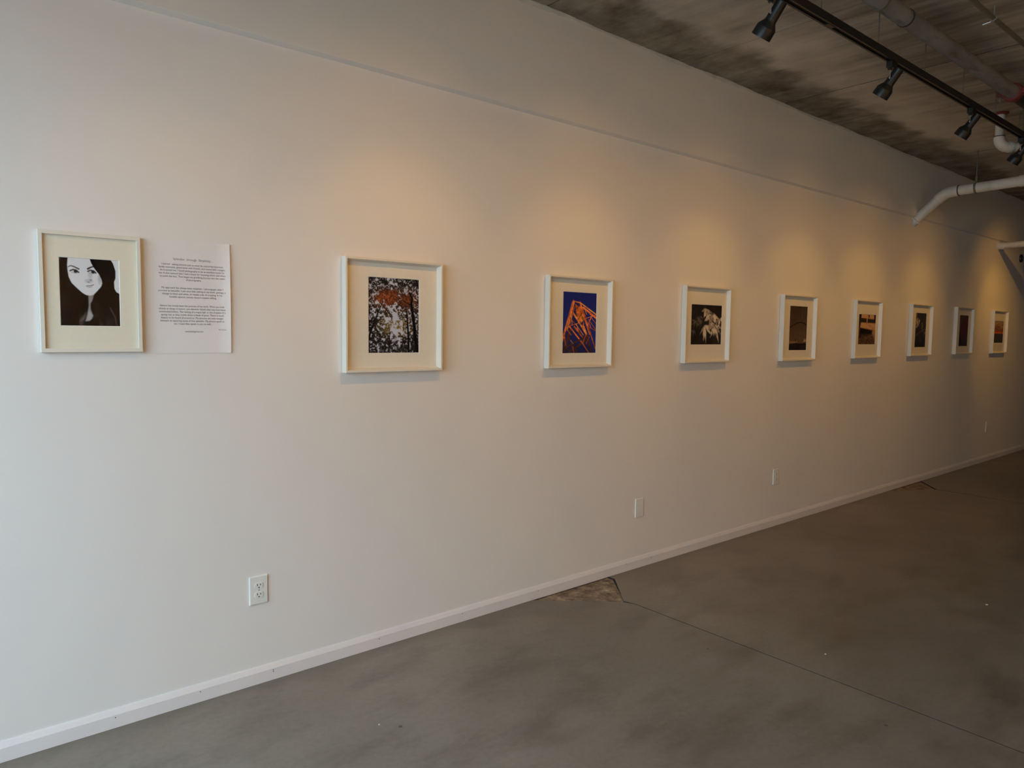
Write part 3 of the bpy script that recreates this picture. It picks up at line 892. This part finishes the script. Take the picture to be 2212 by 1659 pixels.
def mat_board(root, w, h, rim, ymat, win_, m):
    """mat with a bevel-cut window; win_=(x0,x1,z0,z1) local"""
    x0, x1, z0, z1 = win_
    a = w / 2 - rim - 0.0005
    bm = bmesh.new()
    outer = [(-a, rim), (a, rim), (a, h - rim), (-a, h - rim)]
    inner = [(x0, z0), (x1, z0), (x1, z1), (x0, z1)]
    f_o = [bm.verts.new((p[0], ymat, p[1])) for p in outer]
    f_i = [bm.verts.new((p[0], ymat, p[1])) for p in inner]
    for i in range(4):
        j = (i + 1) % 4
        bm.faces.new((f_o[i], f_o[j], f_i[j], f_i[i]))
    mo = bm_obj('mat_board', bm, m, root)
    bm = bmesh.new()
    e = 0.0016
    inn = [(x0 + e, z0 + e), (x1 - e, z0 + e), (x1 - e, z1 - e), (x0 + e, z1 - e)]
    p = [bm.verts.new((q[0], ymat, q[1])) for q in inner]
    q_ = [bm.verts.new((q[0], ymat + e, q[1])) for q in inn]
    for i in range(4):
        j = (i + 1) % 4
        bm.faces.new((p[i], p[j], q_[j], q_[i]))
    bm_obj('mat_bevel', bm, M['matedge'], mo)

def picture(label, x0, z0, w, h, depth, rim, ymat, art, pr, matm, group=None, slope=0.0):
    """x0,z0: lower left outer corner on the wall; pr=(px0,px1,pz0,pz1) print window in wall coordinates"""
    root = thing('picture_frame', label, 'picture frame', (x0 + w / 2, 0, z0), group)
    frame_sides(root, w, h, depth, rim, slope, ymat)
    rim = rim + slope
    win_ = (pr[0] - x0 - w / 2, pr[1] - x0 - w / 2, pr[2] - z0, pr[3] - z0)
    mat_board(root, w, h, rim, ymat, win_, matm)
    e = 0.004
    print_obj(art, win_[1] - win_[0] + 2 * e - 0.004, win_[3] - win_[2] + 2 * e - 0.004, root, (win_[0] - e + 0.002, ymat + 0.0024, win_[2] - e + 0.002))
    a = w / 2 - rim
    bm_obj('backing_board', box(-a + 0.004, a - 0.004, ymat + 0.003, -0.0015, rim + 0.004, h - rim - 0.004), M['backing'], root)
    bm_obj('glass_pane', box(-a, a, ymat - 0.0035, ymat - 0.0020, rim, h - rim), M['glass'], root)
    return root

picture('small white frame with a black and white portrait of a dark-haired woman', 0.3285, 1.3915, 0.3135, 0.414, 0.020, 0.0135, -0.010,
        art_portrait(), (0.3885, 0.5735, 1.4825, 1.7185), M['matcream'])
GW = 0.5078
GRP = 'deep white gallery frames along the wall'
DEEP = [
    ('deep white square frame with a photograph of autumn treetops against sky', 1.4440, 1.2925, (1.5685, 1.8360, 1.3765, 1.7205), art_forest),
    ('deep white frame with an orange lattice steel tower on deep blue', 2.6463, 1.2845, (2.7760, 3.0450, 1.3640, 1.7095), art_tower),
    ('deep white frame with a sepia photograph of pointed pale leaves', 3.8544, 1.2905, (3.9490, 4.2950, 1.4105, 1.6795), art_leaves),
    ('deep white frame with a dark brown upright picture crossed by a thin arch', 5.0634, 1.2840, (5.1985, 5.4665, 1.3640, 1.7095), art_arch),
    ('deep white frame with a sepia picture of slanting pale slabs and dark gaps', 6.2562, 1.2875, (6.3620, 6.6950, 1.4075, 1.6750), art_steps),
    ('deep white frame with a dark grey upright picture of a pale blossoming sprig', 7.4318, 1.2933, (7.5780, 7.8400, 1.3775, 1.7185), art_sprig),
    ('deep white frame in unlit shade with a dim dark red picture', 8.5994, 1.2990, (8.7520, 9.0120, 1.3840, 1.7250), art_red),
    ('deep white frame farthest along the wall with an orange sunset picture', 9.7742, 1.2975, (9.8870, 10.2050, 1.4195, 1.6835), art_sunset),
]
for (lab, x, z, pr, fn) in DEEP:
    picture(lab, x, z, GW, GW, 0.038, 0.0095, -0.010, fn(), pr, M['matboard'], GRP, 0.0095)

# ------------------------------------------------------------------ printed statement sheet
PX0, PX1, PZ0, PZ1 = 0.6925, 0.9635, 1.3845, 1.8095
sheet = thing('statement_sheet', 'white paper sheet of typed text on the wall beside the portrait frame', 'paper', ((PX0 + PX1) / 2, 0, PZ0))
PW, PH = PX1 - PX0, PZ1 - PZ0
def sheet_y(u, v):
    # right edge lifts from the wall, most in the lower middle
    return -0.0012 - 0.009 * max(0.0, (u - 0.80) / 0.20) ** 2 * (0.35 + 0.65 * math.sin(math.pi * min(1, max(0, 0.12 + 0.8 * v))))
bm = bmesh.new()
nu, nv = 24, 24
G = [[bm.verts.new(((i / nu - 0.5) * PW, sheet_y(i / nu, j / nv), j / nv * PH)) for i in range(nu + 1)] for j in range(nv + 1)]
for j in range(nv):
    for i in range(nu):
        bm.faces.new((G[j][i], G[j][i + 1], G[j + 1][i + 1], G[j + 1][i]))
bm_obj('sheet', bm, M['paper'], sheet, smooth=True)

def text_mesh(body, size, x, z, mat_, name, align='CENTER', width=None, y=None):
    cu = bpy.data.curves.new('t', 'FONT')
    cu.body = body
    cu.size = size
    cu.align_x = align
    cu.resolution_u = 2
    cu.offset = 0.0
    ob = bpy.data.objects.new('t', cu)
    COL.objects.link(ob)
    dg = bpy.context.evaluated_depsgraph_get()
    me = bpy.data.meshes.new_from_object(ob.evaluated_get(dg))
    bpy.data.objects.remove(ob)
    bpy.data.curves.remove(cu)
    xs = [v.co.x for v in me.vertices]
    wd = max(xs) - min(xs)
    mid = (max(xs) + min(xs)) / 2
    sx_ = (width / wd) if width else 1.0
    for v in me.vertices:
        vx, vz = (v.co.x - mid) * sx_ + x, v.co.y + z
        u_ = vx / PW + 0.5
        v.co = (vx, sheet_y(u_, vz / PH) - 0.0006, vz)
    me.materials.append(mat_)
    me.name = name
    return link(name, me, sheet)

# (text, centre u, baseline v from the top, width as a share of the sheet)
def uv_line(body, v, u0, u1, mat_=None, size=0.0098):
    text_mesh(body, size, ((u0 + u1) / 2 - 0.5) * PW, PH * (1 - v), mat_ or M['ink'], 'text_line', width=(u1 - u0) * PW)
LINES = [
    ('I started   taking pictures just as most do; capturing important', 0.2215, 0.085, 0.905),
    ('family moments, good times with friends, and memorable voyages.', 0.2480, 0.050, 0.935),
    ('As it turned out, I found photography to be an excellent outlet for', 0.2745, 0.065, 0.925),
    ('me. It also seemed that I had a knack for knowing where and when', 0.3010, 0.050, 0.935),
    ('to point the lens. Thus began my gratifying journey into the realm', 0.3275, 0.060, 0.925),
    ('of photography.', 0.3540, 0.400, 0.605),
    ('My approach has always been simplistic. I photograph what I', 0.4280, 0.080, 0.900),
    ('perceive as beautiful. I use very little editing in my work, perhaps a', 0.4545, 0.040, 0.935),
    ('change to black and white, or maybe a bit of cropping. In my', 0.4810, 0.085, 0.890),
    ("humble opinion, beauty doesn't require editing.", 0.5075, 0.180, 0.810),
    ('Nature has mostly been the premise of my work. When you look', 0.5860, 0.055, 0.915),
    ('closely at things in nature, you discover details that may have been', 0.6125, 0.040, 0.930),
    ('overlooked before. The veining of a maple leaf, or the droplets of a', 0.6390, 0.042, 0.928),
    ('spring rain as they trickle down a blade of grass. There is much', 0.6655, 0.066, 0.905),
    ('beauty to be found all around us. My pictures are only meager', 0.6920, 0.068, 0.900),
    ('attempts at capturing some of that splendor. My photos speak to', 0.7185, 0.053, 0.912),
    ('me. I hope they speak to you as well....', 0.7450, 0.230, 0.750),
]
uv_line('Splendor  through  Simplicity...', 0.1760, 0.235, 0.760, M['inkpale'], 0.0125)
for (t, v, u0, u1) in LINES:
    uv_line(t, v, u0, u1)
uv_line('Kristin', 0.7930, 0.835, 0.935, M['inkpale'], 0.0085)
uv_line('www.kristingroom.com', 0.8130, 0.372, 0.618, None, 0.0095)

# ------------------------------------------------------------------ cover plates near the floor
def cover_plate(name, label, cat, xc, zc, kind, group=None, w=0.0765, h=0.1185):
    root = thing(name, label, cat, (xc, 0, zc))
    if group: root['group'] = group
    bm = box(-w / 2, w / 2, -0.0065, -0.0005, -h / 2, h / 2)
    es = [e for e in bm.edges if all(v.co.y < -0.006 for v in e.verts)]
    bmesh.ops.bevel(bm, geom=es, offset=0.0042, segments=4, affect='EDGES', profile=0.6)
    bm_obj('plate', bm, M['plastic'], root)
    if kind == 'duplex':
        for s in (-1, 1):
            zc_ = s * 0.0195
            bm = bmesh.new()
            ring = []
            for k in range(40):
                a = 2 * math.pi * k / 40
                ring.append((0.0172 * math.cos(a), max(-0.0125, min(0.0125, 0.0172 * math.sin(a))) + zc_))
            uniq = []
            for p in ring:
                if not uniq or (abs(p[0] - uniq[-1][0]) + abs(p[1] - uniq[-1][1])) > 1e-5: uniq.append(p)
            prism(bm, [(p[0], -0.0058, p[1]) for p in uniq], (0, -0.0026, 0))
            face = bm_obj('socket_face', bm, M['plastic'], root)
            for sx_, hh in ((-0.0064, 0.0082), (0.0064, 0.0070)):
                bm_obj('slot', box(sx_ - 0.0013, sx_ + 0.0013, -0.0088, -0.0083, zc_ + 0.0035 - hh / 2, zc_ + 0.0035 + hh / 2), M['slot'], face)
            bm_obj('ground_hole', lathe([(0, 0), (0, 0.0026), (0.0005, 0.0026), (0.0005, 0)], (0, -0.0083, zc_ - 0.0075), (0, -1, 0), 14), M['slot'], face)
        bm_obj('screw', lathe([(0, 0.0034), (0.0012, 0.0030), (0.0016, 0)], (0, -0.0063, 0), (0, -1, 0), 14), M['screw'], root)
    else:
        for s in (-1, 1):
            bm_obj('screw', lathe([(0, 0.0032), (0.0010, 0.0028), (0.0013, 0)], (0, -0.0063, s * 0.0475), (0, -1, 0), 12), M['plastic'], root)
    return root
cover_plate('wall_outlet', 'white duplex outlet low on the wall, nearest and largest in the photo', 'outlet', 1.0605, 0.3990, 'duplex', 'wall outlets')
cover_plate('blank_cover_plate', 'white blank cover plate on the wall below the sepia leaves picture', 'cover plate', 3.4785, 0.3845, 'blank')
cover_plate('wall_outlet', 'white duplex outlet below the arch picture, second from the left', 'outlet', 5.0960, 0.3855, 'duplex', 'wall outlets')
cover_plate('wall_outlet', 'white outlet in the dim far end below the sunset picture', 'outlet', 9.8450, 0.4140, 'duplex', 'wall outlets')

# ------------------------------------------------------------------ ceiling lighting track
TY, TZ0, TZ1 = -1.152, 2.951, 2.990
TX0, TX1 = -0.5, 11.2
def make_track(ty, label):
    track = thing('lighting_track', label, 'track', (4.5, ty, ZC))
    def L2(p): return (p[0] - 4.5, p[1] - ty, p[2] - ZC)
    # rail: U-shaped extrusion open downward
    bm = bmesh.new()
    hw = 0.019
    prof = [(-hw, TZ0), (-hw, TZ1), (hw, TZ1), (hw, TZ0), (0.009, TZ0), (0.009, TZ0 + 0.004), (0.011, TZ0 + 0.006), (0.011, TZ1 - 0.012), (-0.011, TZ1 - 0.012), (-0.011, TZ0 + 0.006), (-0.009, TZ0 + 0.004), (-0.009, TZ0)]
    prism(bm, [L2((TX0, ty + a, z)) for a, z in prof], (TX1 - TX0, 0, 0))
    bm_obj('rail', bm, M['black'], track)
    for s in (-1, 1):
        x0, y0, z0 = L2((TX0 + 0.01, ty + s * 0.0095 - 0.0015, TZ0 + 0.010)); x1, y1, z1 = L2((TX1 - 0.01, ty + s * 0.0095 + 0.0015, TZ0 + 0.018))
        bm_obj('conductor', box(x0, x1, y0, y1, z0, z1), M['copper'], track)
    for xj in (3.40, 7.06):
        x0, y0, z0 = L2((xj - 0.03, ty - 0.0105, TZ0 - 0.0015)); x1, y1, z1 = L2((xj + 0.03, ty + 0.0105, TZ0 + 0.010))
        bm_obj('joint_cover', box(x0, x1, y0, y1, z0, z1), M['black'], track)
    x = 0.30
    while x < 11.0:
        bm_obj('hanger_rod', rod_bm(L2((x, ty, TZ1 - 0.002)), L2((x, ty, ZC)), 0.0032, 8), M['rod'], track)
        x += 0.6025
make_track(TY, 'long black lighting track hung below the concrete ceiling along the picture wall')

TRG = 'black track spotlights'
def track_light(xh, aim, label, power=1.0, ty=None, group=TRG, fill=False):
    """adapter, stem, yoke and flared can; aim = point on the wall"""
    ty = TY if ty is None else ty
    root = thing('track_light', label, 'spotlight', (xh, ty, TZ0), group)
    # adapter box gripping the rail
    bm_obj('adapter', box(-0.034, 0.034, -0.0165, 0.0165, -0.033, 0.0, 0.003), M['black'], root)
    bm_obj('adapter_knob', lathe([(0, 0), (0, 0.010), (0.010, 0.011), (0.012, 0.009), (0.012, 0)], (-0.022, 0, -0.033), (0, 0, -1), 16), M['black'], root)
    # can
    d = Vector((aim[0] - xh - 0.012, aim[1] - ty, aim[2] - (TZ0 - 0.085))).normalized()
    piv = Vector((0.012, 0.0, -0.085))
    top = piv - d * 0.058
    # profile along the axis: rear cap, neck, shoulder, bell
    prof = [(0, 0), (0, 0.021), (0.002, 0.0245), (0.084, 0.0255), (0.090, 0.0275), (0.112, 0.0425), (0.116, 0.0440), (0.158, 0.0450), (0.158, 0.0425), (0.120, 0.0415), (0.095, 0.024), (0.092, 0)]
    can = bm_obj('can', lathe(prof, top, d, 36), M['black'], root, smooth=True, angle=32)
    bulb = bm_obj('lamp_face', lathe([(0.118, 0), (0.118, 0.036), (0.114, 0.038)], top, d, 28), M['bulb'] if power > 0 else M['plastic'], can)
    # stem and pivot screw on the near side of the can
    side = d.cross(Vector((0, 0, 1))).normalized()
    if side.x > 0: side = -side
    sp = piv + side * 0.030 - d * 0.0
    bm_obj('stem', tube_bm([(sp.x, sp.y, -0.032), (sp.x, sp.y, -0.05), (sp.x, sp.y, sp.z - 0.006)], 0.0030, 10), M['steel'], root)
    bm_obj('pivot_screw', lathe([(0, 0), (0, 0.0045), (0.014, 0.0045), (0.014, 0)], sp + side * 0.006, -side, 12), M['steel'], root)
    if power > 0:
        l = bpy.data.lights.new('fill_lamp' if fill else 'lamp', 'SPOT')
        l.color = SPOT_COL
        l.energy = (FILL_W if fill else SPOT_W) * power
        l.spot_size = FILL_ANGLE if fill else SPOT_ANGLE
        l.spot_blend = SPOT_BLEND
        l.shadow_soft_size = 0.005
        lo_ = bpy.data.objects.new('fill_lamp' if fill else 'lamp', l)
        COL.objects.link(lo_)
        lo_.parent = root
        lo_.location = top + d * 0.150
        lo_.rotation_euler = d.to_track_quat('-Z', 'Y').to_euler()
        if fill:
            return root
        l2 = bpy.data.lights.new('lamp_spill', 'SPOT')
        l2.color = SPOT_COL
        l2.energy = SPILL_W * power
        l2.spot_size = SPILL_ANGLE
        l2.spot_blend = 1.0
        l2.shadow_soft_size = 0.005
        lo2 = bpy.data.objects.new('lamp_spill', l2)
        COL.objects.link(lo2)
        lo2.parent = root
        lo2.location = lo_.location
        lo2.rotation_euler = lo_.rotation_euler
    return root
AZ = 1.42
track_light(0.55, (0.75, 0, AZ), 'black track spotlight above the portrait frame and paper sheet', 0.45)
track_light(1.70, (1.70, 0, AZ), 'black track spotlight aimed at the autumn treetops picture')
track_light(2.90, (2.90, 0, AZ), 'largest black track spotlight in view, at the top edge of the photo')
track_light(4.09, (4.09, 0, AZ), 'second black track spotlight in view, below the grey pipe')
track_light(5.285, (5.30, 0, AZ), 'third black track spotlight in view, just left of the white pipe elbow')
track_light(6.33, (6.45, 0, AZ), 'black track spotlight cut by the right edge below the white pipe elbow')
track_light(7.66, (7.68, 0, AZ), 'black track spotlight aimed at the blossoming sprig picture')
track_light(9.30, (10.04, 0, AZ), 'black track spotlight aimed at the sunset picture', 1.45)
# unseen second track, added so the opposite wall bounces warm fill back
TY2 = Y1 + 1.25
make_track(TY2, 'added unseen black track on the opposite side of the room, carrying fill spotlights')
for xo, word in ((0.5, 'nearest the window'), (1.6, 'second from the window'), (2.7, 'third from the window'), (3.8, 'fourth from the window')):
    track_light(xo, (xo, Y1, 1.6), 'added unseen fill spotlight facing the opposite wall, ' + word, 1.0, TY2, 'added fill spotlights facing the opposite wall', True)

# ------------------------------------------------------------------ grey sprinkler pipe with red coupling
GY, GZ, GR = -1.285, 3.088, 0.0425
gp = thing('sprinkler_pipe', 'thick dusty grey steel pipe under the ceiling with a red coupling', 'pipe', (5.0, GY, ZC))
def L3(p): return (p[0] - 5.0, p[1] - GY, p[2] - ZC)
bm_obj('pipe', rod_bm(L3((-1.0, GY, GZ)), L3((5.60, GY, GZ)), GR, 32), M['greypipe'], gp, smooth=True, angle=40)
bm_obj('pipe_end', rod_bm(L3((5.60, GY, GZ)), L3((10.8, GY, GZ)), GR * 0.985, 32), M['blackpipe'], gp, smooth=True, angle=40)['label'] = 'black iron run beyond the red coupling'
bm_obj('pipe_sleeve', lathe([(0, GR * 0.99), (0.0, GR + 0.002), (0.012, GR + 0.002), (0.012, GR * 0.99)], L3((3.90, GY, GZ)), (1, 0, 0), 32), M['blackpipe'], gp)
cp = bm_obj('coupling', lathe([(-0.030, GR), (-0.030, GR + 0.012), (-0.022, GR + 0.016), (0.022, GR + 0.016), (0.030, GR + 0.012), (0.030, GR)], L3((5.60, GY, GZ)), (1, 0, 0), 32), M['red'], gp, smooth=True, angle=40)
for s in (-1, 1):
    x_, y_, z_ = L3((5.60, GY + s * (GR + 0.026), GZ))
    bm_obj('coupling_lug', box(x_ - 0.024, x_ + 0.024, y_ - 0.016, y_ + 0.016, z_ - 0.016, z_ + 0.016, 0.004), M['red'], cp)
    bm_obj('coupling_bolt', rod_bm((x_, y_ + s * 0.003, z_ - 0.045), (x_, y_ + s * 0.003, z_ + 0.030), 0.006, 10), M['steel'], cp)
for xh in (0.6, 3.62, 7.2):
    bm_obj('hanger_ring', lathe([(-0.010, GR + 0.001), (-0.010, GR + 0.004), (0.010, GR + 0.004), (0.010, GR + 0.001), (-0.010, GR + 0.001)], L3((xh, GY, GZ)), (1, 0, 0), 28), M['rod'], gp)
    bm_obj('hanger_rod', rod_bm(L3((xh, GY, GZ + GR)), L3((xh, GY, ZC)), 0.005, 10), M['steel'], gp)

# thin conduit farther out
CY, CZ, CR = -1.565, 3.098, 0.0115
cdt = thing('conduit', 'thin grey conduit under the ceiling in the top right corner', 'conduit', (4.3, CY, ZC))
def L4(p): return (p[0] - 4.3, p[1] - CY, p[2] - ZC)
bm_obj('tube', rod_bm(L4((-1.0, CY, CZ)), L4((10.8, CY, CZ)), CR, 18), M['rod'], cdt, smooth=True, angle=40)
for xh in (1.3, 4.27, 7.3):
    cl = bm_obj('clamp', lathe([(-0.008, CR), (-0.008, CR + 0.003), (0.008, CR + 0.003), (0.008, CR)], L4((xh, CY, CZ)), (1, 0, 0), 20), M['steel'], cdt)
    bm_obj('clamp_bolt', rod_bm(L4((xh, CY + 0.012, CZ - 0.012)), L4((xh, CY + 0.050, CZ - 0.016)), 0.0035, 10), M['steel'], cl)
    bm_obj('clamp_rod', rod_bm(L4((xh, CY, CZ + CR)), L4((xh, CY, ZC)), 0.004, 8), M['steel'], cl)

# ------------------------------------------------------------------ white PVC drain pipes
def collar(name, p, ax, r, ln, parent, m):
    return bm_obj(name, lathe([(-ln / 2, r - 0.008), (-ln / 2, r), (ln / 2, r), (ln / 2, r - 0.008)], p, ax, 28), m, parent, smooth=True, angle=40)

# 1: drop from a red ring in the ceiling, elbow, then away sideways
E = Vector((6.34, -1.0, 2.917))
dv = Vector((0.72, -0.69, 0.0)).normalized()
d1 = thing('drain_pipe', 'white plastic drain dropping from a red ceiling ring into an elbow', 'pipe', (E.x, E.y, ZC))
O1 = Vector((E.x, E.y, ZC))
bm_obj('drop', rod_bm((0, 0, 0.002), (0, 0, E.z + 0.07 - ZC), 0.0300, 28), M['pvc'], d1, smooth=True, angle=40)
ring = bm_obj('ceiling_ring', lathe([(0, 0.030), (0.0, 0.052), (-0.006, 0.054), (-0.012, 0.046), (-0.014, 0.031)], (0, 0, 0), (0, 0, 1), 28), M['red'], d1, smooth=True, angle=50)
path = [(0, 0, E.z + 0.075 - ZC)] + [p - O1 for p in bend(E + Vector((0, 0, 0.2)), E, E + dv * 0.3, 0.065, 12)] + [E + dv * 0.085 - O1]
el = bm_obj('elbow', tube_bm(path, 0.0375, 28), M['pvc'], d1, smooth=True, angle=50)
collar('primer_band', (0, 0, E.z + 0.077 - ZC), (0, 0, 1), 0.0385, 0.006, el, M['purple'])
collar('elbow_hub', E + dv * 0.080 - O1, dv, 0.0405, 0.026, el, M['pvc'])
bm_obj('run', rod_bm(E + dv * 0.06 - O1, E + dv * 0.9 - O1, 0.0315, 28), M['pvc'], d1, smooth=True, angle=40)
collar('primer_band', E + dv * 0.162 - O1, dv, 0.0335, 0.008, d1, M['purple'])
collar('coupler', E + dv * 0.330 - O1, dv, 0.0385, 0.08, d1, M['pvc'])
collar('run_hanger', E + dv * 0.138 - O1, dv, 0.0345, 0.012, d1, M['steel'])
bm_obj('hanger_rod', rod_bm(E + dv * 0.138 + Vector((0, 0, 0.031)) - O1, Vector((E.x + dv.x * 0.138, E.y + dv.y * 0.138, ZC)) - O1, 0.004, 8), M['rod'], d1)

# 2: comes out of the foot of the bulkhead, bends at 45 degrees and runs level across the room
X2 = 7.447
d2 = thing('drain_pipe', 'white plastic drain leaving the wall at a slant and running right on a rod', 'pipe', (X2, -0.02, ZL))
O2 = Vector((X2, -0.02, ZL))
A2, B2, C2 = Vector((X2, 0.0, 2.590)), Vector((X2, -0.262, 2.828)), Vector((X2, -3.0, 2.905))
bd = bend(A2, B2, C2, 0.16, 10)
R2 = 0.0445
bm_obj('riser', tube_bm([A2 + Vector((0, 0.02, -0.018)) - O2] + [bd[0] - O2], R2 * 0.97, 32), M['pvc'], d2, smooth=True, angle=40)
el2 = bm_obj('elbow', tube_bm([bd[0] + (A2 - B2).normalized() * 0.03 - O2] + [p - O2 for p in bd] + [bd[-1] + (C2 - B2).normalized() * 0.045 - O2], R2 + 0.0055, 32), M['pvc'], d2, smooth=True, angle=50)
u2 = (C2 - B2).normalized()
collar('primer_band', bd[-1] + u2 * 0.050 - O2, u2, R2 + 0.0050, 0.008, el2, M['purple'])
bm_obj('run', rod_bm(bd[-1] + u2 * 0.03 - O2, C2 - O2, R2, 32), M['pvc'], d2, smooth=True, angle=40)
collar('coupler', Vector((X2, -0.90, 2.828 + 0.0281 * 0.64)) - O2, u2, R2 + 0.006, 0.11, d2, M['pvc'])
hy = -0.508
hz = 2.828 + 0.0281 * (-hy - 0.262)
hr = collar('pipe_hanger', Vector((X2, hy, hz)) - O2, u2, R2 + 0.003, 0.018, d2, M['rod'])
bm_obj('hanger_rod', rod_bm(Vector((X2, hy, hz + R2)) - O2, Vector((X2, hy, ZC)) - O2, 0.0055, 10), M['rod'], hr)
bm_obj('hanger_nut', rod_bm(Vector((X2, hy, hz + R2 + 0.015)) - O2, Vector((X2, hy, hz + R2 + 0.06)) - O2, 0.011, 8), M['rod'], hr)
# white wall flange round the foot of the pipe
nrm = (B2 - A2).normalized()
bm_obj('wall_flange', lathe([(0.0, R2 * 0.96), (-0.004, R2 + 0.020), (0.006, R2 + 0.018), (0.012, R2 * 0.97)], Vector((X2, -0.012, 2.601)) - O2, nrm, 28), M['pvc'], d2, smooth=True, angle=40)

# 3: farther on, straight out of the wall
X3, Z3 = 9.87, 2.562
d3 = thing('drain_pipe', 'farthest white plastic drain, short stretch at the right edge above the sunset frame', 'pipe', (X3, 0, Z3))
bm_obj('run', rod_bm((0, 0.02, 0), (0, -3.0, 0.03), 0.036, 28), M['pvc'], d3, smooth=True, angle=40)
collar('wall_collar', (0, -0.030, 0), (0, -1, 0), 0.043, 0.06, d3, M['pvc'])

# small dark lamp below that pipe at the right edge
wl = thing('wall_lamp', 'small dark bell-shaped fixture below the far white pipe at the right edge', 'lamp', (10.72, 0, 2.42))
bm_obj('wall_plate', lathe([(0, 0), (0, 0.05), (0.018, 0.047), (0.022, 0)], (0, 0, 0.06), (0, -1, 0), 24), M['black'], wl, smooth=True, angle=40)
bm_obj('bracket', tube_bm([(0, -0.015, 0.06), (0, -0.06, 0.07), (0, -0.10, 0.05), (0, -0.11, 0.02)], 0.010, 12), M['steel'], wl, smooth=True)
bm_obj('bell', lathe([(0, 0), (0, 0.020), (0.012, 0.032), (0.035, 0.044), (0.085, 0.050), (0.085, 0.046), (0.03, 0.035), (0.02, 0)], (0, -0.115, 0.028), (0, -0.25, -1), 28), M['black'], wl, smooth=True, angle=40)

# ------------------------------------------------------------------ paint flecks lying on the floor
def fleck(x, y, s, label):
    bm = bmesh.new()
    k = 7
    pts = [(math.cos(2 * math.pi * i / k) * s * random.uniform(0.6, 1.0), math.sin(2 * math.pi * i / k) * s * random.uniform(0.5, 0.9), 0.0002) for i in range(k)]
    prism(bm, pts, (0, 0, 0.0025))
    o = bm_obj('paint_fleck', bm, M['chip'], None, (x, y, 0.0))
    tag(o, label, 'debris', 'pale flecks on the floor')
FLECKS = [(4.53, -1.62, 0.008, 'pale paint fleck alone on the dark floor at the far right'),
          (3.21, -1.36, 0.0045, 'pale paint fleck lying on the long floor joint'),
          (1.29, -0.60, 0.004, 'tiny pale fleck on the floor nearest the left baseboard')]
for f_ in FLECKS: fleck(*f_)
